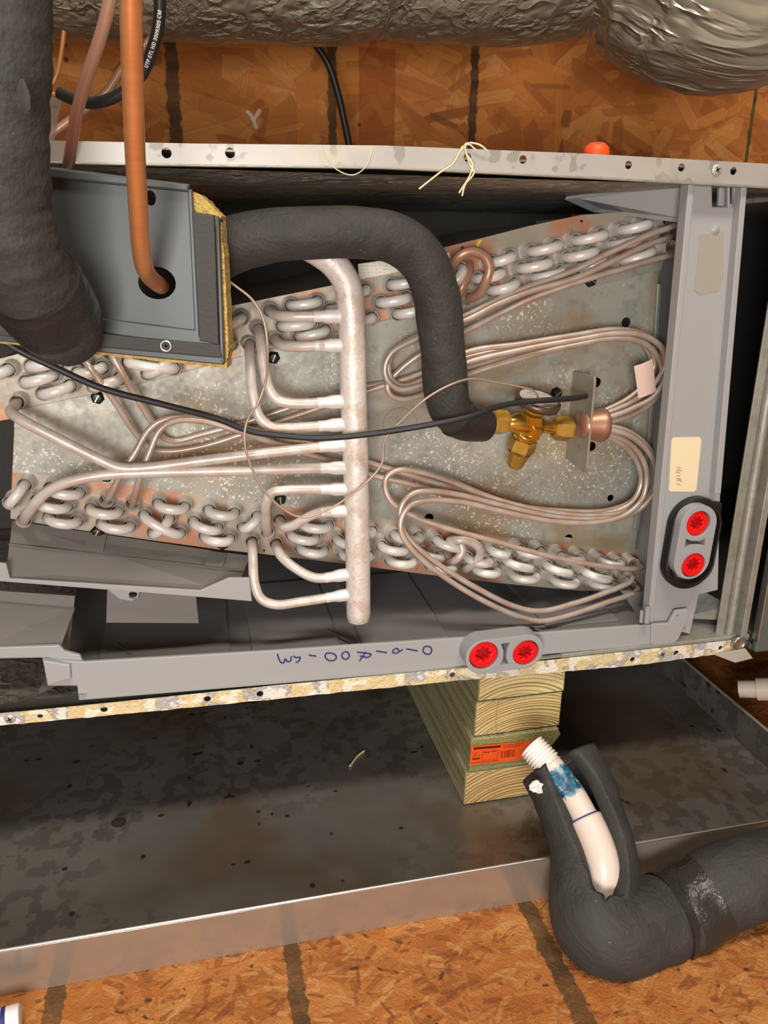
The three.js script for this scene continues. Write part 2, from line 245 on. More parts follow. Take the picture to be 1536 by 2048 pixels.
// ------------------------------------------------------------------ cabinet shell
const CX0 = -0.85, CX1 = 0.405, CY1 = 0.437, CZ0 = -0.5;
{
  const t = thing('coil_cabinet', 'open galvanised sheet metal cabinet with punched flanges, lying on lumber blocks', 'cabinet');
  const topB = [[1655, 379], [1168, 352], [768, 333], [384, 328], [100, 323], [-120, 318]];
  mesh('top_flange', sheet([[-120, 274], [100, 281], [384, 287], [768, 291], [1168, 307], [1655, 334], ...topB], 0, 0.0012, { holes: [[333, 306, 0.0034], [460, 306, 0.0034], [935, 315, 0.003], [1046, 319, 0.003], [1257, 330, 0.003], [1363, 335, 0.003], [1467, 342, 0.003]] }), M.flange, t);
  mesh('top_lip', sheet([...topB, ...topB.slice().reverse().map(([a, b]) => [a, b + 5])], 0.0012, 0.005, { bevel: 0.0005 }), M.galv, t);
  const lowPts = [], lowB = [[1482, 1302], [1265, 1331], [1082, 1347], [905, 1362], [560, 1397], [208, 1432], [0, 1451], [-60, 1457]];
  lowB.forEach(([a, b], k) => { if (!k) return void lowPts.push([a, b]); const [c, d] = lowB[k - 1]; for (let q = 1; q <= 14; q++) lowPts.push([c + (a - c) * q / 14, d + (b - d) * q / 14 + (q < 14 ? 2.6 * (fbm((a + q * 13) * 0.01, 0.3, 40, 3, 2) - 0.5) : 0)]); });
  mesh('bottom_flange', sheet([[-60, 1433], [0, 1428], [208, 1408], [560, 1371], [905, 1339], [1100, 1321], [1300, 1299], [1440, 1284], [1482, 1278], ...lowPts], 0, 0.0012, { holes: [[80, 1432, 0.0022], [208, 1419, 0.003], [415, 1398, 0.003], [520, 1388, 0.003], [905, 1350, 0.0028], [1265, 1319, 0.0026], [1352, 1306, 0.0028], [1441, 1296, 0.0024]] }), M.glue, t);
  mesh('top_panel', box(CX0, CX1, CY1 - 0.0015, CY1, CZ0, -0.003, 0), M.galv, t); mesh('bottom_panel', box(CX0, CX1, 0.002, 0.0032, CZ0, -0.002, 0), M.galv, t);
  mesh('back_panel', box(CX0, CX1, 0, CY1, CZ0 - 0.0015, CZ0, 0), M.galv, t); mesh('left_panel', box(CX0, CX0 + 0.0015, 0, CY1, CZ0, 0, 0), M.galv, t);
  mesh('back_liner', box(CX0, CX1, 0.004, CY1 - 0.0016, CZ0, CZ0 + 0.012, 0.002), M.ductLiner, t);
  // foil faced top liner, sagging a little
  const lg = new THREE.PlaneGeometry(0.40 - CX0, 0.47, 120, 30).rotateX(Math.PI / 2); const p = lg.attributes.position;
  for (let i = 0; i < p.count; i++) { const x = p.getX(i), z = p.getZ(i); p.setY(i, -0.005 * fbm(x * 0.5 + 0.6, z * 0.9 + 0.5, 14, 6, 4) * step(0.235, 0.19, z)); }
  for (let i = 0, l = at(300, 334, 0), r = at(1400, 368, 0); i < p.count; i++) p.setY(i, p.getY(i) + l.y + (r.y - l.y) * (p.getX(i) + (CX0 + 0.40) / 2 - l.x) / (r.x - l.x));
  lg.computeVertexNormals(); lg.translate((CX0 + 0.40) / 2, 0, -0.2385); mesh('top_liner', boxUV(lg), M.liner, t);
  const bg = new THREE.PlaneGeometry(0.62, 0.4, 80, 30).rotateX(-Math.PI / 2), q = bg.attributes.position;
  for (let i = 0; i < q.count; i++) q.setY(i, 0.004 * fbm(q.getX(i) * 0.7 + 0.5, q.getZ(i) + 0.5, 16, 8, 4));
  bg.computeVertexNormals(); bg.translate(-0.54, 0.0145, -0.202); mesh('floor_liner', boxUV(bg), M.foil, t);
  // right end: floor plate, corner bolt, galvanised upright
  mesh('floor_plate', box(0.2, CX1, -0.002, 0.0045, -0.4, -0.0025, 0.001), M.galv, t);
  mesh('floor_step', loft([at(1352, 1236, -0.05), at(1464, 1240, -0.014), at(1462, 1212, -0.014), at(1405, 1182, -0.05)], 0.002), M.galv, t);
  for (const [px, py] of [[1433, 340], [20, 1437], [1323, 1307]]) { const c = at(px, py, 0), s = mesh('screw', alongZ(lathe([[0, 0], [0.0044, 0], [0.0044, 0.0006], [0.0028, 0.0016], [0, 0.0018]], 20)), M.flange, t); s.position.copy(c); mesh('slot', merge([new THREE.BoxGeometry(0.0044, 0.0008, 0.0006), new THREE.BoxGeometry(0.0008, 0.0044, 0.0006)]).rotateZ(0.5).translate(0, 0, 0.0018), M.blackMetal, s); }
  const cb = at(1479, 1287, 0.004), b = mesh('corner_bolt', alongZ(lathe([[0, -0.004], [0.0075, -0.004], [0.0075, 0.001], [0.005, 0.001], [0.005, -0.001], [0, -0.001]], 24)), M.steel, t); b.position.copy(cb);
  mesh('torn_film', loft([at(1428, 1309, 0.004), at(1490, 1296, 0.01), at(1505, 1316, 0.012), at(1470, 1325, 0.01)], 0.0006), mat(0xcfcac0, 0.25, 0, { transparent: true, opacity: 0.45 }), t);
}
{ // galvanised upright and the furnace section beside the cabinet
  const t = thing('galvanised_upright', 'ribbed galvanised corner upright right of the black gap', 'upright');
  const y0 = 0.004, y1 = 0.416;
  mesh('web', box(0.372, 0.392, y0, y1, -0.012, -0.010, 0.0005), M.galv, t); mesh('rib', rod([V(0.384, y0, -0.007), V(0.384, y1, -0.007)], 0.004, 4), M.galv, t);
  mesh('front_edge', box(0.391, 0.398, y0, y1, -0.012, 0.003, 0.001), M.galv, t);
  const f = thing('furnace_section', 'dark grey green painted metal cabinet section right of the galvanised upright', 'cabinet');
  mesh('front_panel', box(0.4065, 0.95, -0.012, 0.416, 0.0, 0.008, 0.003), M.furnace, f); mesh('bottom_panel', box(0.4065, 0.95, -0.012, -0.006, -0.48, 0, 0.001), M.furnace, f); mesh('back_panel', box(0.4055, 0.95, -0.012, 0.4175, -0.486, -0.48, 0.001), M.furnace, f); mesh('end_panel', box(0.944, 0.95, -0.012, 0.416, -0.48, 0, 0.001), M.furnace, f); mesh('liner', merge([box(0.4055, 0.943, -0.005, 0.4172, -0.479, -0.468, 0.001), box(0.932, 0.943, -0.005, 0.415, -0.468, -0.001, 0.001), box(0.41, 0.93, -0.005, 0.004, -0.468, -0.001, 0.001)]), M.ductLiner, f); mesh('seam', box(0.406, 0.4085, 0.0, 0.416, 0.0, 0.0095, 0.001), M.steel, f); mesh('top_panel', box(0.4045, 0.95, 0.4165, 0.4385, -0.48, -0.0002, 0), M.flange, f);
}

// ------------------------------------------------------------------ coil: slabs, centre plate
const ZP = -0.09, ZM = ZP + 0.016;                                   // end plate, mouth of the tube sockets
const socketGeo = alongZ(lathe([[0.0072, 0], [0.0064, 0.002], [0.006, 0.006], [0.006, 0.0135], [0.0064, 0.016], [0.0058, 0.016], [0.0054, 0.012], [0.0054, 0.004]], 18));
function bendGeo(a, b) {
  const m = a.clone().add(b).multiplyScalar(0.5), h = a.distanceTo(b) / 2, pts = [V(a.x, a.y, ZP + 0.004), V(a.x, a.y, ZM)];
  for (let k = 1; k < 8; k++) { const t = Math.PI * k / 8; pts.push(V(m.x + (a.x - m.x) * Math.cos(t), m.y + (a.y - m.y) * Math.cos(t), ZM + 0.001 + Math.min(h, 0.0105) * Math.sin(t))); }
  pts.push(V(b.x, b.y, ZM), V(b.x, b.y, ZP + 0.004)); return sweep(curveOf(pts), 34, 0.0044, 12);
}
function slab(label, outline, bends, singles, holes, inner) {
  const t = thing('coil_slab', label, 'coil');
  mesh('end_plate', sheet(outline, ZP, 0.0012, { holes }), M.plate, t);
  mesh('fin_pack', sheet(inner, ZP - 0.002, 0.33), M.fins, t);
  for (const [x0, y0, x1, y1] of bends) {
    const a = at(x0, y0, ZM), b = at(x1, y1, ZM), o = mesh('return_bend', bendGeo(a, b), M.bend, t);
    for (const p of [a, b]) mesh('socket', socketGeo, M.bend, o).position.set(p.x, p.y, ZP);
  }
  for (const [x, y] of singles) { const p = at(x, y, ZM); mesh('socket', socketGeo, M.bend, t).position.set(p.x, p.y, ZP); }
  return t;
}
const upperEdge = [[1330, 508], [1100, 562], [913, 608], [744, 647], [460, 719], [300, 763], [30, 822]];
const upperPlate = [[-25, 724], [78, 697], [457, 613], [668, 570], [880, 497], [980, 472], [1058, 452], [1162, 430], [1326, 418], ...upperEdge.map(([a, b]) => [a, b + 14]), [-25, 846]];
const su = slab('slanted upper coil slab with rows of return bends, above the spotted centre plate', upperPlate,
  [[62, 732, 119, 722], [52, 764, 105, 750], [86, 787, 140, 772], [16, 740, -30, 755], [156, 746, 205, 735], [187, 772, 240, 757], [257, 724, 348, 737], [295, 747, 336, 725], [484, 636, 438, 655], [462, 688, 420, 700], [583, 611, 635, 603], [565, 652, 622, 646], [600, 673, 651, 661], [661, 620, 700, 612],
    [784, 570, 836, 560], [732, 580, 690, 590], [762, 605, 814, 595], [744, 636, 690, 645], [796, 628, 850, 616], [923, 538, 895, 575], [956, 558, 1001, 546], [985, 525, 1022, 512], [1065, 503, 1114, 490], [1154, 481, 1205, 469], [1246, 460, 1294, 447], [1044, 537, 1095, 525], [1136, 515, 1186, 503], [1225, 491, 1272, 478], [1071, 556, 1121, 543], [1248, 522, 1300, 502], [984, 581, 1029, 567], [1160, 535, 1205, 523]],
  [[34, 805], [540, 620], [551, 679], [516, 658], [499, 689], [1337, 439], [1329, 472], [1343, 494], [937, 597], [165, 722], [217, 706]], [[925, 497, 0.0018], [1142, 461, 0.002], [1163, 443, 0.0015]],
  [[-25, 732], [78, 705], [457, 622], [668, 580], [980, 486], [1162, 444], [1300, 432], [1305, 515], [913, 606], [460, 717], [-25, 836]]);
mesh('part_label', sheet([[716, 528], [806, 515], [809, 541], [718, 559]], ZP + 0.0012, 0.0008), canvasLabel(), su); mesh('part_label', sheet([[884, 508], [899, 505], [905, 529], [890, 532]], ZP + 0.0012, 0.0008), M.paper, su);
mesh('paint_mark', sheet([[949, 498], [956, 496], [964, 479], [957, 481]], ZP + 0.0006, 0.0008), M.yellow, su);
for (const pts of [[[896, 540, ZM - 0.004], [905, 528, ZM + 0.01], [922, 510, ZM + 0.016], [944, 502, ZM + 0.018], [968, 512, ZM + 0.018], [979, 535, ZM + 0.018], [972, 562, ZM + 0.016], [958, 588, ZM + 0.008], [940, 597, ZM - 0.002]], [[938, 528, ZM - 0.004], [938, 540, ZM + 0.004], [930, 560, ZM + 0.01], [920, 582, ZM + 0.01], [908, 600, ZM + 0.002]]]) mesh('crossover_tube', rod(trace(pts), 0.0042), M.oldCopper, su);
function canvasLabel() { return mat(0xffffff, 0.6, 0, { map: canvasTex(256, 64, 0.05, 0.0125, (g, w, h) => { g.fillStyle = '#e9e4d6'; g.fillRect(0, 0, w, h); g.fillStyle = '#b8b2a4'; for (let i = 0; i < 4; i++) for (let x = 6; x < w; x += rr(5, 11)) if (rnd() < 0.6) g.fillRect(x, 8 + i * 14, rr(2, 6), 5); }) }); }
const lowerEdge = [[25, 945], [135, 954], [280, 975], [430, 995], [560, 1012], [740, 1035], [900, 1055], [1060, 1076], [1268, 1106]];
const lowerPlate = [...lowerEdge.map(([a, b]) => [a, b - 12]), [1292, 1112], [1300, 1178], [1165, 1182], [996, 1166], [840, 1147], [686, 1127], [535, 1109], [431, 1098], [300, 1080], [164, 1061], [21, 1037]];
const sl = slab('slanted lower coil slab with rows of return bends, over the grey plastic drain tray', lowerPlate,
  [[49, 971, 20, 1006], [101, 977, 158, 986], [74, 1002, 133, 1014], [98, 1035, 154, 1043], [182, 1018, 236, 1024], [205, 1047, 260, 1053], [317, 1008, 369, 1015], [289, 1031, 360, 1067], [338, 1038, 307, 1066], [418, 1021, 469, 1027], [388, 1044, 435, 1057], [410, 1073, 459, 1078], [515, 1033, 486, 1055],
    [607, 1049, 657, 1051], [583, 1070, 630, 1076], [602, 1097, 648, 1101], [675, 1080, 725, 1086], [744, 1063, 705, 1060], [686, 1109, 738, 1112], [790, 1070, 838, 1074], [763, 1092, 809, 1097], [780, 1120, 825, 1122], [844, 1105, 880, 1112], [860, 1131, 905, 1134], [874, 1081, 918, 1092], [934, 1115, 977, 1121], [951, 1138, 993, 1141], [1039, 1100, 1081, 1103], [1013, 1121, 1058, 1131], [1026, 1151, 1071, 1151], [1122, 1112, 1161, 1115], [1094, 1131, 1136, 1141], [1107, 1160, 1149, 1162], [1201, 1121, 1239, 1126], [1169, 1143, 1214, 1154], [1185, 1167, 1227, 1170], [983, 1100, 1012, 1104]],
  [[47, 1042], [212, 1002], [264, 1010], [504, 1084], [535, 1066], [559, 1040], [552, 1088], [1268, 1128], [1244, 1147], [1262, 1172]], [[130, 1060, 0.0001], [528, 1101, 0.0012], [834, 1136, 0.0012]],
  [[25, 955], [280, 985], [560, 1022], [900, 1065], [1268, 1116], [1270, 1170], [996, 1158], [686, 1119], [300, 1072], [21, 1030]]);
mesh('crossover_tube', rod(trace([[898, 1082, ZM + 0.006], [915, 1080, ZM + 0.014], [938, 1082, ZM + 0.016], [957, 1094, ZM + 0.016], [960, 1108, ZM + 0.014], [950, 1124, ZM + 0.01], [930, 1140, ZM]]), 0.0042), M.tube, sl);
mesh('crossover_tube', rod(trace([[921, 1088, ZM + 0.008], [925, 1102, ZM + 0.01], [916, 1116, ZM + 0.01], [898, 1126, ZM]]), 0.004), M.tube, sl);

const centre = thing('centre_plate', 'spotted galvanised centre plate between the two coil slabs', 'plate');
{
  const holes = [[1252, 645, 0.0048], [1193, 765, 0.0048], [1183, 893, 0.0048], [1137, 1077, 0.0046], [858, 1036, 0.0046], [1221, 996, 0.0036]];
  const right = [[1320, 519], [1316, 567], [1297, 870], [1270, 1100]];
  mesh('sheet', sheet([...upperEdge.slice().reverse(), ...right, ...lowerEdge.slice().reverse()], ZP + 0.0014, 0.0012, { holes }), M.galvSpot, centre);
  mesh('edge_flange', sheet([...upperEdge.slice().reverse(), [1322, 540], [1100, 596], [913, 640], [744, 682], [460, 757], [300, 800], [28, 855]], ZP + 0.0026, 0.0011), M.galv, centre);
  mesh('edge_flange', sheet([[1316, 567], [1324, 568], [1312, 760], [1304, 872], [1278, 1060], [1268, 1058], [1297, 870]], ZP + 0.006, 0.005, { bevel: 0.0008 }), M.galv, centre);
  for (const [x, y] of [[547, 715], [195, 795], [1180, 562], [560, 998], [212, 952], [1112, 786], [195, 1063], [445, 1088]]) {
    const s = mesh('hex_screw', alongZ(lathe([[0, 0.0055], [0.0036, 0.0055], [0.0046, 0.0046], [0.0046, 0.001], [0.0058, 0.001], [0.0058, 0]], 6).toNonIndexed()), M.blackMetal, centre); s.position.copy(at(x, y, ZP + 0.003)); s.rotation.z = x;
    mesh('slot', new THREE.BoxGeometry(0.0066, 0.0008, 0.0006).rotateZ(0.8).translate(0, 0, 0.0056), M.steel, s);
  }
  // scribed ring on the sheet
  const c = at(800, 850, ZP + 0.0016), ring = new THREE.TorusGeometry(0.0165, 0.00035, 6, 60); mesh('scribed_ring', ring, M.galv, centre).position.copy(c);
  // bracket carrying the valve outlet: a bent tab standing out of the sheet
  const x = at(1130, 830, ZP).x, y1 = at(1141, 742, ZP).y, y0 = at(1116, 915, ZP).y, zf = -0.044;
  const s = new THREE.Shape(); s.moveTo(-ZP, y0); s.lineTo(-zf + 0.006, y0 - 0.004); s.quadraticCurveTo(-zf, y0 - 0.004, -zf, y0 + 0.004); s.lineTo(-zf, y1 - 0.004); s.quadraticCurveTo(-zf, y1 + 0.001, -zf + 0.005, y1 + 0.001); s.lineTo(-ZP, y1); s.closePath();
  const g = new THREE.ExtrudeGeometry(s, { depth: 0.0012, bevelEnabled: true, bevelSize: 0.0005, bevelThickness: 0.0005, bevelSegments: 1 }); g.rotateY(Math.PI / 2); g.translate(x + 0.004, 0, 0);
  mesh('bracket', boxUV(g), M.galv, centre);
}

// ------------------------------------------------------------------ suction header with its feeder tubes
const ZH = -0.036;
{
  const t = thing('suction_header', 'thick upright whitish suction header tube with feeder tubes', 'pipe');
  const axis = [[585, 478, -0.036], [630, 500, ZH], [668, 528, ZH], [693, 566, ZH], [702, 620, ZH], [706, 760, ZH], [711, 920, ZH], [715, 1080, ZH], [717, 1240, ZH]];
  mesh('header', sweep(curveOf(trace(axis)), 120, (k) => 0.0112 * (k > 0.985 ? 1 - 0.12 * (k - 0.985) / 0.015 : 1), 28), M.header, t);
  const F = [
    [[540, 620, ZP + 0.006], [541, 621, ZM + 0.004], [552, 630, ZM + 0.022], [580, 633, -0.04], [620, 633, ZH], [690, 632, ZH]],
    [[551, 679, ZP + 0.006], [552, 680, ZM + 0.004], [562, 690, ZM + 0.022], [592, 693, -0.04], [630, 692, ZH], [692, 690, ZH]],
    [[516, 658, ZP + 0.006], [517, 660, ZM + 0.002], [522, 690, ZM + 0.02], [529, 740, -0.046], [538, 778, -0.04], [556, 800, -0.038], [585, 807, ZH], [696, 802, ZH]],
    [[499, 689, ZP + 0.006], [499, 692, ZM + 0.002], [501, 730, ZM + 0.02], [506, 790, -0.042], [519, 834, -0.038], [545, 855, -0.036], [580, 856, ZH], [697, 848, ZH]],
    [[34, 805, ZP + 0.006], [30, 812, ZM + 0.004], [22, 824, ZM + 0.02], [40, 838, -0.046], [120, 880, -0.04], [205, 922, -0.038], [236, 935, -0.037], [275, 937, ZH], [400, 922, ZH], [550, 904, ZH], [698, 888, ZH]],
    [[47, 1042, ZP + 0.006], [48, 1040, ZM + 0.006], [60, 1020, -0.05], [92, 985, -0.042], [130, 966, -0.038], [200, 951, -0.036], [280, 946, ZH], [450, 942, ZH], [700, 935, ZH]],
    [[535, 1066, ZP + 0.006], [534, 1062, ZM + 0.004], [532, 1040, ZM + 0.018], [533, 1005, -0.042], [544, 985, -0.038], [572, 980, ZH], [700, 978, ZH]],
    [[559, 1040, ZP + 0.006], [560, 1043, ZM + 0.004], [568, 1054, ZM + 0.02], [588, 1050, -0.048], [622, 1031, -0.042], [655, 1022, -0.038], [702, 1021, ZH]],
    [[504, 1084, ZP + 0.006], [504, 1088, ZM + 0.004], [506, 1120, ZM + 0.022], [509, 1165, -0.042], [522, 1197, -0.038], [550, 1209, -0.036], [605, 1203, ZH], [708, 1187, ZH]],
    [[552, 1088, ZP + 0.006], [553, 1092, ZM + 0.004], [562, 1112, ZM + 0.022], [590, 1136, -0.042], [628, 1155, -0.037], [658, 1155, ZH], [706, 1147, ZH]]];
  for (const f of F) {
    const c = curveOf(trace(f)), o = mesh('feeder_tube', sweep(c, 90, 0.0044, 14), M.tube, t), L = c.getLength(), e = c.getPointAt(1), s = c.getPointAt(1 - 0.026 / L);
    mesh('brazed_joint', sweep(new THREE.LineCurve3(s, e), 10, (k) => 0.0047 + 0.0012 * step(0.25, 0.5, k), 14), M.braze, o);
  }
}

// ------------------------------------------------------------------ expansion valve, distributor, capillaries
{
  const t = thing('expansion_valve', 'brass expansion valve with round labelled head, fixed to the bracket', 'valve', null, at(1058, 850, -0.05));
  t.rotation.set(0.3, 0, -0.15);
  const hex = (pr) => { const g = lathe(pr, 6).toNonIndexed(); g.computeVertexNormals(); return g; };
  const oct = (pr, n) => { const g = lathe(pr, n).toNonIndexed(); g.computeVertexNormals(); return g; };
  mesh('body', merge([oct([[0, -0.008], [0.0112, -0.008], [0.0112, 0.012], [0.0095, 0.014], [0.0095, 0.02], [0, 0.02]], 6).rotateY(0.5), lathe([[0, -0.016], [0.0085, -0.016], [0.0115, -0.0125], [0.0125, -0.009], [0.0112, -0.007], [0, -0.007]], 24), alongX(lathe([[0, -0.024], [0.0068, -0.024], [0.0072, -0.02], [0.0098, -0.014], [0.0105, -0.004], [0.0082, 0.008], [0.0082, 0.012], [0, 0.012]], 24)), new RoundedBoxGeometry(0.0085, 0.012, 0.004, 2, 0.0008).translate(0.004, -0.003, 0.0105)]), M.brass, t);
  mesh('inlet_nut', alongX(hex([[0, -0.04], [0.0105, -0.04], [0.0118, -0.037], [0.0118, -0.026], [0.0095, -0.022], [0, -0.022]])).rotateX(0.4), M.brassWorn, t);
  mesh('outlet_tube', alongX(lathe([[0, 0.006], [0.0062, 0.006], [0.0062, 0.028], [0, 0.028]], 20)), M.brass, t);
  mesh('outlet_nut', alongX(hex([[0, 0.024], [0.009, 0.025], [0.0118, 0.03], [0.0118, 0.041], [0.0095, 0.044], [0, 0.044]])).rotateX(0.2), M.brassWorn, t);
  mesh('stem_cap', merge([hex([[0, -0.014], [0.0125, -0.014], [0.0135, -0.018], [0.0135, -0.025], [0.0115, -0.029], [0, -0.029]]), lathe([[0.0112, -0.028], [0.0078, -0.043], [0.006, -0.045], [0, -0.045]], 20)]), M.brassWorn, t);
  const h = mesh('power_head', lathe([[0, 0.018], [0.012, 0.0185], [0.0205, 0.021], [0.0212, 0.0235], [0.0212, 0.0265], [0.0195, 0.0275], [0.018, 0.0272], [0, 0.0272]], 40), mat(0x6a564a, 0.4, 0.6), t);
  mesh('head_label', new THREE.CircleGeometry(0.0178, 40).rotateX(-Math.PI / 2).translate(0, 0.02745, 0), mat(0xffffff, 0.35, 0.2, { map: canvasTex(512, 512, 1, 1, (g) => {
    g.fillStyle = '#d2cdc8'; g.fillRect(0, 0, 512, 512); g.fillStyle = '#8b8985'; g.beginPath(); g.moveTo(256, 256); g.arc(256, 256, 256, -0.15, 1.35); g.fill();
    g.fillStyle = '#dc8f90'; g.beginPath(); g.moveTo(256, 256); g.lineTo(330, 495); g.lineTo(225, 505); g.lineTo(240, 256); g.fill();
    g.fillStyle = '#3a3835'; for (let i = 0; i < 3; i++) for (let x = 120; x < 240; x += 22) if (rnd() < 0.75) g.fillRect(x, 80 + i * 30, rr(8, 18), 16); for (let i = 0; i < 2; i++) for (let x = 300; x < 400; x += 22) if (rnd() < 0.6) g.fillRect(x, 90 + i * 34, rr(8, 16), 12);
    g.fillStyle = '#7c2024'; for (let y = 310; y < 470; y += 34) g.fillRect(264, y, 26, 16);
    g.strokeStyle = '#55524e'; g.lineWidth = 9; g.beginPath(); g.arc(256, 256, 232, 1.6, 3.1); g.stroke(); }) }), h);
  const w = mesh('sensing_line', new THREE.BufferGeometry(), M.wireCopper, t);
  const zc = -0.012, path = [[448, 556, zc], [475, 575, zc], [505, 600, zc], [527, 640, zc], [535, 700, zc], [532, 760, -0.02], [515, 808, -0.02], [495, 840, -0.016], [489, 880, -0.014], [505, 940, -0.014], [545, 1000, -0.014], [600, 1034, -0.014], [650, 1022, -0.014], [720, 976, -0.016], [763, 928, -0.016], [770, 880, -0.016], [802, 842, -0.012], [855, 795, -0.005], [900, 770, -0.004], [940, 758, -0.01], [985, 764, -0.02], [1040, 774, -0.03], [1068, 782, -0.036], [1076, 795, -0.04], [1075, 806, -0.044]];
  t.updateMatrixWorld(true); w.geometry = rod(trace(path), 0.001, 220, 8).applyMatrix4(t.matrixWorld.clone().invert());

  const hub = at(1192, 850, -0.056), d = thing('refrigerant_distributor', 'coppery distributor hub with ten looping capillary tubes right of the valve', 'distributor');
  mesh('hub', alongX(lathe([[0, -0.018], [0.0115, -0.018], [0.0125, -0.01], [0.0155, 0.002], [0.0165, 0.005], [0.0155, 0.008], [0.012, 0.01], [0, 0.01]], 28)).rotateZ(-0.05).translate(hub.x, hub.y, hub.z), mat(0xb58a72, 0.42, 0.7), d);
  const Z = -0.062;
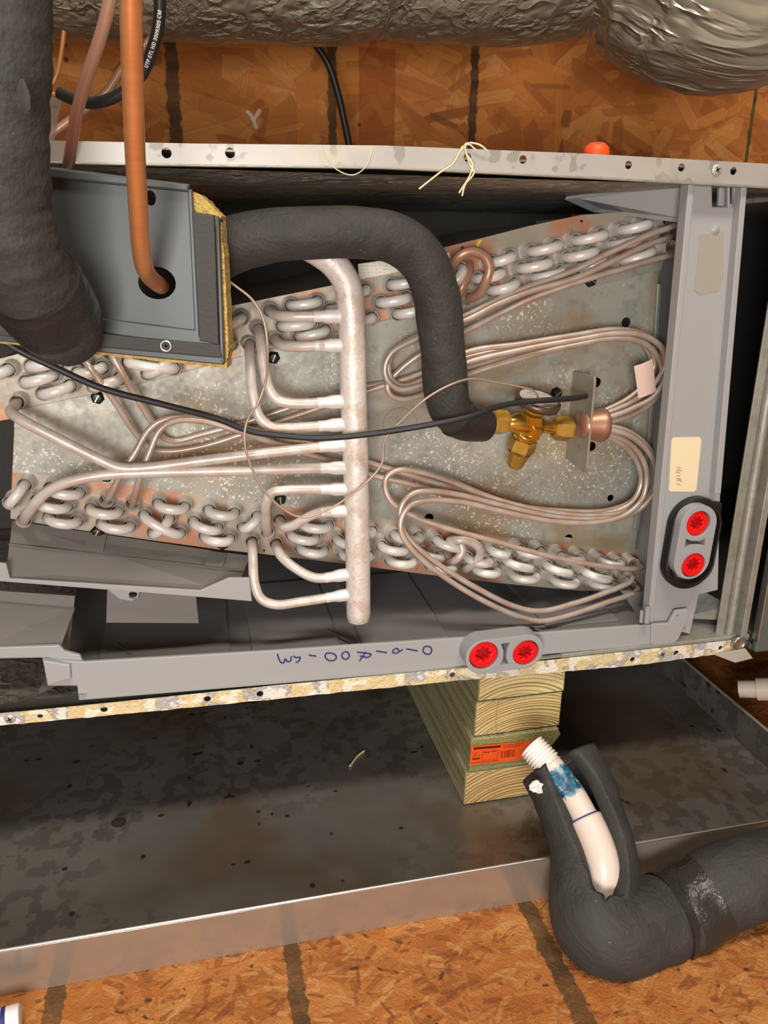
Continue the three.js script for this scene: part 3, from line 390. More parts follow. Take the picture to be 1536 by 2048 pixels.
  const C = [
    [[1206, 829, -0.06], [1262, 805, -0.062], [1305, 772, Z], [1328, 735, Z], [1322, 695, Z], [1285, 668, Z], [1230, 659, Z], [1150, 670, Z], [1040, 688, Z], [930, 706, Z], [860, 752, -0.066], [805, 772, -0.066], [781, 755, -0.066], [777, 728, -0.066], [790, 700, -0.066], [835, 673, -0.066], [930, 631, -0.064], [1000, 597, -0.062], [1060, 572, -0.06], [1150, 540, -0.056], [1230, 500, -0.052], [1310, 465, -0.048], [1352, 450, -0.05], [1357, 440, -0.062], [1342, 438, ZM + 0.004], [1338, 439, ZP + 0.006]],
    [[1210, 837, -0.05], [1262, 818, -0.052], [1310, 790, -0.053], [1334, 745, -0.054], [1327, 700, -0.054], [1292, 673, -0.054], [1235, 667, -0.054], [1150, 680, -0.054], [1040, 700, -0.055], [930, 727, -0.058], [855, 765, -0.06], [800, 778, -0.06], [775, 760, -0.06], [770, 735, -0.06], [783, 706, -0.06], [830, 679, -0.06], [930, 641, -0.056], [1000, 606, -0.055], [1060, 583, -0.054], [1150, 556, -0.05], [1230, 520, -0.048], [1300, 488, -0.05], [1340, 474, -0.058], [1332, 471, ZM], [1329, 472, ZP + 0.006]],
    [[1211, 846, -0.055], [1265, 830, -0.057], [1306, 803, -0.06], [1326, 762, -0.063], [1318, 718, -0.063], [1290, 688, -0.063], [1238, 676, -0.063], [1150, 690, -0.063], [1040, 717, -0.063], [930, 752, -0.068], [855, 786, -0.07], [808, 798, -0.07], [782, 790, -0.07], [775, 771, -0.07], [792, 748, -0.07], [842, 708, -0.068], [930, 663, -0.066], [1000, 627, -0.064], [1060, 598, -0.06], [1150, 566, -0.054], [1250, 536, -0.05], [1320, 516, -0.052], [1356, 506, -0.06], [1352, 496, ZM + 0.002], [1343, 494, ZP + 0.006]],
    [[1204, 824, -0.068], [1256, 797, -0.07], [1292, 765, -0.072], [1309, 730, -0.072], [1298, 692, -0.072], [1268, 672, -0.072], [1200, 668, -0.072], [1100, 682, -0.072], [930, 716, -0.074], [840, 748, -0.076], [735, 782, -0.078], [620, 822, -0.078], [480, 870, -0.078], [400, 894, -0.077], [335, 903, -0.076], [302, 898, -0.074], [272, 868, -0.07], [235, 812, -0.064], [195, 755, -0.06], [174, 728, -0.06], [166, 718, -0.07], [165, 720, ZP + 0.006]],
    [[1208, 833, -0.07], [1258, 808, -0.074], [1294, 776, -0.078], [1306, 738, -0.078], [1294, 698, -0.078], [1266, 678, -0.078], [1200, 677, -0.078], [1100, 694, -0.078], [930, 736, -0.08], [840, 758, -0.082], [735, 772, -0.083], [610, 806, -0.083], [480, 848, -0.083], [400, 870, -0.082], [348, 882, -0.08], [326, 874, -0.076], [300, 838, -0.07], [265, 782, -0.064], [238, 735, -0.06], [222, 708, -0.062], [217, 704, -0.072], [217, 706, ZP + 0.006]],
    [[1210, 852, -0.052], [1250, 860, -0.053], [1290, 888, -0.054], [1312, 930, -0.055], [1308, 975, -0.056], [1282, 1010, -0.056], [1225, 1029, -0.056], [1130, 1029, -0.056], [1000, 1001, -0.058], [900, 962, -0.06], [840, 944, -0.06], [798, 940, -0.06], [775, 952, -0.06], [770, 972, -0.06], [780, 1000, -0.058], [806, 1022, -0.056], [870, 1049, -0.052], [980, 1080, -0.048], [1100, 1113, -0.046], [1200, 1132, -0.05], [1270, 1138, -0.058], [1284, 1134, -0.066], [1274, 1130, ZM], [1268, 1128, ZP + 0.006]],
    [[1212, 858, -0.046], [1260, 872, -0.047], [1298, 905, -0.048], [1313, 945, -0.049], [1302, 995, -0.05], [1262, 1028, -0.05], [1200, 1038, -0.05], [1110, 1034, -0.05], [1000, 1010, -0.05], [920, 990, -0.05], [865, 982, -0.049], [828, 986, -0.048], [806, 1006, -0.046], [800, 1034, -0.044], [810, 1068, -0.042], [842, 1102, -0.04], [890, 1138, -0.038], [960, 1180, -0.036], [1030, 1213, -0.036], [1080, 1222, -0.036], [1150, 1206, -0.04], [1235, 1176, -0.048], [1262, 1162, -0.054], [1262, 1150, -0.064], [1250, 1146, ZM], [1244, 1147, ZP + 0.006]],
    [[1208, 866, -0.048], [1252, 882, -0.05], [1284, 916, -0.052], [1294, 955, -0.052], [1284, 998, -0.05], [1250, 1030, -0.046], [1190, 1045, -0.044], [1100, 1042, -0.043], [1000, 1022, -0.043], [920, 1004, -0.043], [860, 1001, -0.042], [822, 1010, -0.04], [803, 1036, -0.038], [803, 1066, -0.036], [828, 1104, -0.034], [880, 1148, -0.032], [960, 1198, -0.03], [1040, 1234, -0.03], [1082, 1242, -0.03], [1140, 1230, -0.034], [1210, 1206, -0.042], [1258, 1190, -0.05], [1276, 1178, -0.06], [1268, 1172, ZM], [1262, 1172, ZP + 0.006]],
    [[1208, 862, -0.062], [1254, 884, -0.064], [1282, 920, -0.066], [1288, 958, -0.067], [1268, 998, -0.067], [1220, 1020, -0.066], [1120, 1022, -0.066], [1000, 1006, -0.067], [900, 975, -0.068], [800, 944, -0.07], [740, 926, -0.072], [640, 893, -0.07], [540, 868, -0.068], [440, 846, -0.065], [372, 836, -0.062], [322, 842, -0.06], [296, 862, -0.058], [270, 906, -0.054], [240, 953, -0.052], [220, 990, -0.056], [214, 1000, ZM], [212, 1002, ZP + 0.006]],
    [[1206, 868, -0.056], [1250, 893, -0.06], [1276, 928, -0.062], [1282, 968, -0.062], [1262, 1006, -0.06], [1215, 1026, -0.06], [1120, 1031, -0.06], [1000, 1016, -0.06], [900, 992, -0.062], [800, 963, -0.064], [740, 950, -0.066], [640, 916, -0.064], [540, 884, -0.062], [470, 860, -0.058], [402, 842, -0.056], [348, 842, -0.053], [320, 860, -0.05], [300, 902, -0.048], [282, 950, -0.048], [268, 995, -0.056], [265, 1008, ZM], [264, 1010, ZP + 0.006]]];
  for (const c of C) mesh('capillary_tube', sweep(curveOf(trace(c)), 260, 0.0027, 10), M.capillary, d);
  mesh('paper_tag', (() => { const g = new THREE.PlaneGeometry(0.019, 0.033, 8, 8), p = g.attributes.position; for (let i = 0; i < p.count; i++) p.setZ(i, 0.006 * Math.cos(p.getX(i) * 90) - 0.006 + 0.003 * Math.sin(p.getY(i) * 60)); g.computeVertexNormals(); const c = at(1293, 758, -0.046); g.rotateZ(0.35); g.translate(c.x, c.y, c.z); return g; })(), M.pinkTag, d);
}

// ------------------------------------------------------------------ insulated line to the valve, control cable
{
  const t = thing('insulated_liquid_line', 'black foam insulated line bending down to the brass valve', 'pipe');
  const c = curveOf(trace([[410, 512, -0.035], [470, 488, -0.022], [540, 472, -0.012], [620, 466, -0.006], [720, 466, -0.006], [790, 478, -0.008], [845, 520, -0.012], [872, 590, -0.016], [884, 680, -0.02], [890, 760, -0.024], [900, 815, -0.03], [925, 842, -0.038], [968, 850, -0.046]]));
  mesh('foam_sleeve', sweep(c, 140, (k) => 0.0188 * (1 - 0.22 * step(0.86, 1, k) + 0.16 * step(0.22, 0, k)), 28, (k, a) => 1 + 0.035 * Math.sin(k * 40 + 2 * Math.sin(a)) * step(0.3, 0.7, k) * Math.cos(a) + 0.03 * (vnoise(k * 30, a, 64, 4) - 0.5)), M.foam, t);
  mesh('tape_wrap', sweep(curveOf(trace([[908, 834, -0.032], [935, 846, -0.038], [970, 850, -0.046]])), 20, (k) => 0.0175 - 0.0025 * k, 18), M.tape, t);
  const w = mesh('control_cable', rod(trace([[-10, 672, -0.004], [40, 702, -0.004], [110, 735, -0.006], [200, 775, -0.008], [330, 810, -0.012], [430, 836, -0.016], [500, 862, -0.018], [580, 873, -0.018], [650, 876, -0.016], [740, 868, -0.012], [850, 851, -0.001], [940, 833, 0.0], [1000, 812, -0.014], [1040, 805, -0.02], [1100, 800, -0.026], [1150, 796, -0.036], [1172, 792, -0.046]]), 0.0026, 180, 12), M.cable, scene);
  tag(w, 'thin black control cable hanging across the header to the bracket', 'cable');
}

// ------------------------------------------------------------------ plastic drain trays
{
  const t = thing('horizontal_drain_tray', 'grey plastic drain tray under the lower coil slab, with marker writing', 'drain tray');
  const zr = -0.005;
  mesh('front_rim', sheet([[85, 1319], [168, 1324], [560, 1301], [905, 1277], [1082, 1266], [1304, 1249], [1304, 1289], [1091, 1309], [905, 1338], [560, 1368], [158, 1401], [154, 1372], [95, 1372]], zr, 0.0035, { bevel: 0.0007 }), M.plastic, t);
  mesh('end_lug', sheet([[1302, 1249], [1338, 1247], [1352, 1222], [1376, 1219], [1378, 1234], [1356, 1281], [1336, 1292], [1319, 1296], [1302, 1288]], zr + 0.002, 0.004, { holes: [[1355, 1231, 0.0016]], bevel: 0.0008 }), M.plastic, t);
  mesh('end_box', sheet([[85, 1321], [140, 1330], [142, 1358], [95, 1372]], zr + 0.004, 0.006, { bevel: 0.0012 }), M.plastic, t);
  mesh('tray_floor', box(-0.27, 0.335, 0.0146, 0.0165, -0.42, zr - 0.0035, 0.0006), M.trayFloorShaded, t);
  for (const [x0, x1] of [[205, 460], [500, 680], [720, 905], [1120, 1290]]) { const a = atY(x0, 1285, 0.0165), b = atY(x1, 1285, 0.0165); mesh('raised_pad', box(a.x, b.x, 0.0135, 0.0188, -0.2, -0.034, 0.0025), M.trayFloorShaded, t); }
  for (const q of [[[232, 1286], [262, 1310]], [[655, 1262], [700, 1284]], [[1060, 1255], [1100, 1268]]]) mesh('rib', rod([atY(...q[0], 0.0185), atY(...q[1], 0.0185)], 0.0014, 4, 8), M.plasticShaded, t);
  // raised apron in front of the lower slab on the left
  const z1 = -0.036;
  mesh('apron_lip', sheet([[-25, 1124], [12, 1127], [20, 1157], [400, 1181], [458, 1156], [499, 1156], [504, 1203], [455, 1199], [0, 1163], [-25, 1161]], z1, 0.003, { bevel: 0.0007 }), M.plastic, t);
  const ap = [at(10, 1158, z1 - 0.003), at(470, 1188, z1 - 0.003), at(500, 1112, -0.086), at(25, 1042, -0.086)]; mesh('apron', loft(ap, 0.002), M.plasticShaded, t);
  const mixq = (u, v) => { const a = ap[0].clone().lerp(ap[1], u), b = ap[3].clone().lerp(ap[2], u); return a.lerp(b, v).add(V(0, 0.0016, 0.0014)); };
  for (const [u0, u1, v0, v1] of [[0.3, 0.38, 0.62, 0.98], [0.82, 0.9, 0.6, 0.96], [0.0, 1.0, 0.56, 0.58]]) mesh('apron_rib', loft([mixq(u0, v0), mixq(u1, v0), mixq(u1, v1), mixq(u0, v1)], 0.003), M.plasticShaded, t);
  mesh('support_tab', sheet([[214, 1180], [392, 1190], [398, 1247], [212, 1246]], -0.05, 0.003, { holes: [[266, 1190, 0.0042]], bevel: 0.0006 }), M.plasticShaded, t);
  mesh('tab_ear', sheet([[214, 1178], [280, 1182], [276, 1196], [262, 1203], [238, 1198]], -0.045, 0.003, { holes: [[266, 1190, 0.0042]], bevel: 0.0006 }), M.plastic, t);
  mesh('support_tab', sheet([[-25, 1180], [150, 1192], [138, 1300], [-25, 1300]], -0.05, 0.003), M.plasticShaded, t);
  mesh('step_top', loft([at(-25, 1292, -0.012), at(122, 1292, -0.012), at(150, 1215, -0.05), at(-25, 1200, -0.05)], 0.002), M.plasticShaded, t);
  mesh('step_lip', sheet([[-25, 1296], [118, 1291], [130, 1303], [160, 1311], [167, 1326], [100, 1321], [82, 1316], [-25, 1318]], -0.008, 0.004, { bevel: 0.0009 }), M.plastic, t);
  // marker writing, upside down on the rim
  const W = [[[140, 403], [146, 425], [158, 446], [172, 450], [180, 428], [192, 443], [206, 440], [212, 416]], [[222, 414], [236, 422], [256, 420], [250, 440], [234, 448]], [[300, 409], [340, 415]], [[392, 398], [384, 416], [398, 434], [424, 438], [441, 426], [436, 408], [412, 399], [388, 400]], [[508, 410], [500, 395], [482, 394], [470, 408], [476, 426], [494, 430], [506, 420], [508, 408]], [[548, 394], [584, 398], [620, 406], [604, 420], [562, 414]], [[592, 392], [580, 412], [560, 440]], [[645, 388], [700, 397]], [[782, 380], [764, 392], [744, 400], [730, 394], [738, 380], [754, 376], [764, 390]], [[800, 377], [858, 388]], [[890, 368], [886, 390], [902, 404], [922, 402], [930, 384], [922, 368], [904, 364], [888, 370]]];
  for (const s of W) mesh('marker_stroke', rod(s.map(([a, b]) => at(500 + a / 2.56, 1150 + b / 2.56, zr + 0.0001)), 0.0007, 40, 6), M.ink, t);

  const v = thing('vertical_drain_tray', 'upright grey plastic drain tray post with cream sticker, right of the coil', 'drain tray');
  const zf = -0.012;
  const post = shapeOf([[1384, 366], [1424, 366], [1425, 414], [1456, 414], [1456, 368], [1461, 368], [1461, 414], [1468, 414], [1468, 369], [1494, 372], [1441, 985], [1436, 1180], [1398, 1190], [1380, 1268], [1300, 1250]].map(([a, b]) => at(a, b, zf)));
  mesh('post', boxUV(extrude(post, zf, 0.004, 0.0008)), M.plastic, v);
  const edge = (px, z, d) => mesh('edge_lip', sheet(px, z, d, { bevel: 0.0008 }), M.plastic, v);
  edge([[1378, 366], [1390, 366], [1306, 1246], [1296, 1242]], -0.003, 0.012); edge([[1484, 371], [1495, 372], [1442, 988], [1430, 988]], -0.003, 0.012);
  edge([[1440, 368], [1457, 368], [1454, 413], [1438, 413]], -0.02, 0.004);
  mesh('tray_wall', box(0.322, 0.325, 0.02, 0.41, -0.42, zf - 0.002, 0.0008), M.plastic, v);
  mesh('tray_end', loft([at(1185, 424, -0.13), at(1384, 448, -0.016), at(1386, 369, -0.016), at(1130, 399, -0.13)], 0.003), M.plastic, v);
  mesh('tray_back', sheet([[1290, 520], [1372, 520], [1345, 1220], [1262, 1215]], -0.14, 0.003), M.plastic, v);
  mesh('tray_foot', sheet([[1240, 1180], [1340, 1190], [1335, 1256], [1285, 1245]], -0.05, 0.004, { bevel: 0.0008 }), M.plasticShaded, v);
  mesh('hinge_pin', rod([at(1296, 1215, 0), at(1293, 1245, 0)], 0.0028, 4, 12), M.port, v); mesh('hinge_pin', rod([at(1284, 1222, -0.006), at(1282, 1244, -0.006)], 0.002, 4, 12), M.port, v);
  const st = mesh('sticker', sheet([[1347, 875], [1399, 874], [1403, 879], [1393, 979], [1388, 984], [1340, 983], [1338, 979], [1343, 880]], zf + 0.0004, 0.0004), M.cream, v);
  for (let i = 0; i < 7; i++) { const a = 934 + i * 5.5; mesh('handwriting', rod([at(1351 + rr(0, 3), a, zf + 0.0006), at(1356, a + rr(-2, 4), zf + 0.0006), at(1361 + rr(-2, 4), a + 2, zf + 0.0006)], 0.0003, 8, 5), M.oldCopper, st); }
  mesh('sticker_residue', sheet([[1400, 470], [1448, 462], [1446, 560], [1438, 582], [1400, 590], [1388, 580], [1396, 520]], zf + 0.0003, 0.0003), mat(0x9b978c, 0.75), v);
  const lv = mesh('screw', alongZ(lathe([[0, 0.0015], [0.0022, 0.0015], [0.0022, 0.0008], [0.004, 0.0005], [0.004, 0]], 20)), M.port, v); lv.position.copy(at(1431, 460, zf));
}
// drain fittings and their red plugs
function stadium(w, h, x = 0, y = 0) { const s = new THREE.Shape(), r = Math.min(w, h) / 2, a = Math.max(0, w / 2 - r), b = Math.max(0, h / 2 - r); if (w >= h) { s.absarc(x + a, y, r, -Math.PI / 2, Math.PI / 2, false); s.absarc(x - a, y, r, Math.PI / 2, Math.PI * 1.5, false); } else { s.absarc(x, y + b, r, 0, Math.PI, false); s.absarc(x, y - b, r, Math.PI, Math.PI * 2, false); } s.closePath(); return s; }
function plug(px, py, z, r, turn, label) {
  const t = thing('drain_plug', label, 'plug', null, at(px, py, z).add(V(0, 0, -0.012))); t.rotation.z = turn;
  const ring = new THREE.Shape(); ring.absarc(0, 0, r, 0, Math.PI * 2, false); const st = new THREE.Path();
  for (let k = 0; k < 32; k++) { const a = -k / 32 * Math.PI * 2, q = (k % 4) < 2 ? r * 0.58 : r * 0.43; k ? st.lineTo(q * Math.cos(a), q * Math.sin(a)) : st.moveTo(q, 0); }
  st.closePath(); ring.holes.push(st);
  mesh('head', extrude(ring, 0.0105, 0.0085, 0.0009, 24), M.red, t); mesh('bottom', new THREE.CircleGeometry(r * 0.7, 24).translate(0, 0, 0.0022), M.redDeep, t); mesh('thread', alongZ(lathe([[r * 0.9, -0.01], [r * 0.9, 0.0022]], 24)), M.red, t);
}
{
  const z = 0.014, c = at(1010, 1309, z), a = at(968, 1311, z), b = at(1052, 1307, z), w = 0.0755, h = 0.0345;
  const t = thing('drain_fitting', 'grey oval twin drain fitting on the tray front rim', 'fitting', null, c); t.rotation.z = 0.02;
  const s = stadium(w, h); s.holes.push(circlePath(a.x - c.x, a.y - c.y, 0.0139), circlePath(b.x - c.x, b.y - c.y, 0.0128)); 
  const web = new THREE.Path(); [[-0.004, 0.0112], [0.0042, 0.0112], [0.0016, 0.004], [0.0012, -0.004], [0.0036, -0.0105], [-0.0042, -0.0105], [-0.0014, -0.004], [-0.0014, 0.004]].reverse().forEach(([x, y], i) => { const q = [x + (a.x + b.x) / 2 - c.x, y + (a.y + b.y) / 2 - c.y]; i ? web.lineTo(...q) : web.moveTo(...q); }); web.closePath(); s.holes.push(web);
  mesh('block', extrude(s, 0, 0.019, 0.0006, 24), M.port, t); mesh('back_plate', extrude(stadium(w - 0.003, h - 0.003), -0.0165, 0.002, 0, 24), mat(0x55565a, 0.6), t);
  plug(968, 1311, z, 0.0134, 0.2, 'red plastic plug in the tray rim fitting, beside the marker writing'); plug(1052, 1307, z, 0.0123, 0.35, 'red plastic plug in the tray rim fitting, on the side toward the post');
  const z2 = 0.009, c2 = at(1391, 1086, z2), a2 = at(1396, 1048, z2), b2 = at(1389, 1131, z2), w2 = 0.0375, h2 = 0.0735;
  const u = thing('drain_fitting', 'grey upright twin drain fitting in a black gasket on the post', 'fitting', null, c2); u.rotation.z = -0.04;
  const s2 = stadium(w2, h2); for (const p of [a2, b2]) s2.holes.push(circlePath(p.x - c2.x, p.y - c2.y, 0.0123));
  const wb = new THREE.Path(); [[-0.0105, 0.0042], [-0.004, 0.0018], [0.004, 0.0016], [0.0095, 0.0042], [0.0105, -0.003], [0.004, -0.0016], [-0.004, -0.0018], [-0.0105, -0.0055]].reverse().forEach(([x, y], i) => (i ? wb.lineTo(x, y) : wb.moveTo(x, y))); wb.closePath(); s2.holes.push(wb);
  mesh('block', extrude(s2, 0, 0.02, 0.0006, 24), M.port, u); mesh('back_plate', extrude(stadium(w2 - 0.003, h2 - 0.003), -0.0165, 0.002, 0, 24), mat(0x55565a, 0.6), u);
  plug(1396, 1048, z2, 0.0119, 0.5, 'red plastic plug in the upright fitting, under the cream sticker'); plug(1389, 1131, z2, 0.0119, 0.1, 'red plastic plug in the upright fitting, toward the cabinet floor');
  const g = thing('rubber_gasket', 'black rubber gasket around the upright twin drain fitting', 'gasket', null, at(1381, 1086, -0.006)); g.rotation.z = -0.04;
  const so = stadium(0.053, 0.092); so.holes.push(stadium(0.0395, 0.0755, 0.001, 0)); mesh('ring', extrude(so, 0.006, 0.012, 0.003, 24), M.rubber, g); mesh('lip', extrude((() => { const q = stadium(0.045, 0.082, 0.001, 0); q.holes.push(stadium(0.0405, 0.0765, 0.001, 0)); return q; })(), 0.0095, 0.006, 0.001, 24), M.rubber, g); mesh('corner', box(0.006, 0.026, 0.02, 0.04, -0.006, 0.002, 0.002), M.rubber, g);
}

// ------------------------------------------------------------------ loose line panel and the lines through it
const PN = V(-0.17, 0, 1).normalize(), PP = at(382, 500, 0.035);
const pl = (px, py, off = 0) => onPlane(px, py, PP.clone().addScaledVector(PN, off), PN);
{
  const u = V(PN.z, 0, -PN.x), t = thing('line_set_panel', 'dark grey metal panel hung on the copper line, edged with yellow fibreglass', 'panel', null, PP);
  t.quaternion.setFromRotationMatrix(new THREE.Matrix4().makeBasis(u, V(0, 1, 0), PN));
  const loc = (a, b, off) => { const p = pl(a, b, off).sub(PP); return new THREE.Vector2(p.dot(u), p.y); };
  const part = (name, px, off, depth, m, holes = [], bevel = 0) => { const s = shapeOf(px.map(([a, b]) => loc(a, b, off))); for (const [a, b, rx, ry] of holes) { const c = loc(a, b, off); s.holes.push(circlePath(c.x, c.y, rx, 20, ry)); } return mesh(name, boxUV(extrude(s, off, depth, bevel)), m, t); };
  part('face', [[-60, 336], [376, 381], [391, 664], [200, 640], [-60, 604]], 0, 0.0015, M.panel, [[314, 566, 0.0128, 0.0108], [301, 396, 0.0035, 0.0048]]);
  part('hem', [[-60, 318], [88, 332], [379, 368], [376, 384], [-60, 341]], 0.004, 0.006, M.panel, [], 0.0015);
  part('frame', [[375, 378], [384, 378], [399, 672], [440, 690], [440, 700], [200, 665], [-60, 632], [-60, 600], [200, 636], [389, 660]], 0.002, 0.004, M.panel, [], 0.0008);
  part('gasket_strip', [[383, 424], [428, 430], [437, 690], [399, 682]], 0.004, 0.006, M.gasket, [], 0.001);
  part('gasket_strip', [[-60, 636], [200, 668], [438, 690], [445, 716], [200, 694], [-60, 664]], 0.005, 0.007, M.gasket, [[332, 692, 0.002], [78, 668, 0.002]], 0.001);
  part('edge_return', [[432, 432], [438, 436], [449, 726], [440, 728]], 0.003, 0.02, M.panel, [], 0.001); part('edge_return', [[-60, 662], [200, 692], [446, 714], [447, 730], [200, 705], [-60, 676]], 0.003, 0.02, M.panel, [], 0.001);
  const woolPts = []; const jag = (pts) => pts.forEach(([a, b], i) => { if (i) { const [c, d] = pts[i - 1]; for (let k = 1; k <= 10; k++) woolPts.push([c + (a - c) * k / 10 + rr(-1.6, 1.6), d + (b - d) * k / 10 + rr(-1.6, 1.6)]); } });
  jag([[374, 378], [405, 392], [441, 430], [448, 520], [457, 690], [453, 738], [380, 729], [200, 709], [60, 692], [-60, 680]]); woolPts.push([-60, 655], [200, 670], [430, 700], [425, 440], [372, 430]);
  part('fibreglass_edge', woolPts, -0.004, 0.026, M.wool);
  for (const [a, b] of [[332, 692], [78, 668]]) { const c = loc(a, b, 0.005), r = mesh('grommet', new THREE.TorusGeometry(0.0035, 0.0009, 8, 20), M.steel, t); r.position.set(c.x, c.y, 0.0055); }
}
{
  const t = thing('insulated_suction_line', 'thick black foam insulated pipe entering the grey panel', 'pipe');
  const c = curveOf([...trace([[-6, -60, 0.122], [-4, 100, 0.12], [-6, 260, 0.116], [4, 400, 0.11], [26, 490, 0.102], [60, 560, 0.088], [104, 625, 0.066]]), pl(142, 672, 0.016)]);
  mesh('foam_sleeve', sweep(c, 160, (k) => 0.0258 * (1 + 0.05 * step(0.66, 0.74, k) - 0.22 * step(0.9, 1, k)), 36, (k, a) => 1 + 0.06 * (vnoise(k * 46, a * 3, 64, 4) - 0.5) + 0.05 * (vnoise(k * 18, a * 1.5, 64, 9) - 0.5) * step(0.2, 0.6, k)), M.foam, t);
  mesh('tape_wrap', sweep(curveOf([0.72, 0.8, 0.88, 0.955].map((k) => c.getPointAt(k))), 40, (k) => 0.0292 - 0.005 * step(0.5, 1, k), 36, (k, a) => 1 + 0.035 * (vnoise(k * 14, a * 2, 64, 14) - 0.5)), M.tape, t);
  const e = pl(155, 697, 0.012), blob = new THREE.IcosahedronGeometry(0.011, 4), p = blob.attributes.position; for (let i = 0; i < p.count; i++) { const q = V().fromBufferAttribute(p, i), k = 1 + 0.5 * (fbm(q.x * 30 + 0.5, q.y * 30 + 0.5, 4, 3, 3) - 0.5); p.setXYZ(i, q.x * 1.25 * k, q.y * 0.6 * k, q.z * 0.5 * k); } blob.computeVertexNormals(); mesh('putty', blob.translate(e.x, e.y, e.z), M.tape, t);
  const pd = at(58, 195, 0.15), pb = new THREE.IcosahedronGeometry(0.0042, 5); { const q = pb.attributes.position; for (let i = 0; i < q.count; i++) { const w = V().fromBufferAttribute(q, i), k = 0.75 + 0.9 * (fbm(w.x * 40 + 0.5, w.y * 40 + 0.5, 6, 3, 3) - 0.3); q.setXYZ(i, w.x * 0.9 * k, w.y * 1.5 * k, w.z * 0.4 * k); } pb.computeVertexNormals(); } mesh('dried_mastic', pb.translate(pd.x - 0.002, pd.y, pd.z + 0.002), mat(0x77756f, 0.9, 0, { bumpMap: T.fine, bumpScale: 0.002 }), t);

  const cu = mesh('copper_liquid_line', rod([...trace([[262, -60, 0.16], [263, 60, 0.148], [266, 180, 0.132], [270, 300, 0.115], [276, 410, 0.097], [281, 490, 0.08], [287, 530, 0.068]]), pl(298, 552, 0.02), pl(313, 566, 0.001), pl(322, 572, -0.02)], 0.0056, 120, 20), M.copper, scene); tag(cu, 'bright copper pipe running down into the hole of the grey panel', 'pipe');
  const c2 = mesh('copper_drain_line', rod(trace([[232, -60, 0.07], [216, 20, 0.06], [196, 90, 0.05], [172, 160, 0.04], [153, 230, 0.03], [143, 290, 0.018], [137, 328, 0.006], [133, 345, -0.01]]), 0.0038, 80, 14), M.oldCopper, scene); tag(c2, 'slim dull copper tube crossing the top flange beside the thick foam pipe', 'pipe');
  const c3 = mesh('copper_branch_line', rod(trace([[318, 62, -0.3], [290, 90, -0.3], [246, 136, -0.3], [212, 185, -0.3], [165, 222, -0.3], [100, 270, -0.3]]), 0.0042, 60, 12), M.oldCopper, scene); tag(c3, 'thin copper tube slanting behind the black data cable', 'pipe');
  const c4 = mesh('bare_copper_wire', rod(trace([[128, 62, -0.08], [125, 90, -0.08], [114, 150, -0.08], [99, 184, -0.08], [108, 189, -0.08], [126, 194, -0.075]]), 0.0016, 50, 8), M.copper, scene); tag(c4, 'bent bare copper wire beside the thick foam pipe', 'wire');
  const strip = mesh('clear_strip', loft([at(97, 192, -0.1), at(124, 196, -0.1), at(106, 300, -0.03), at(88, 300, -0.03)], 0.0008), mat(0x5d5044, 0.25, 0, { transparent: true, opacity: 0.6 }), scene); tag(strip, 'smoky clear plastic strip under the bare copper wire', 'strip');
}
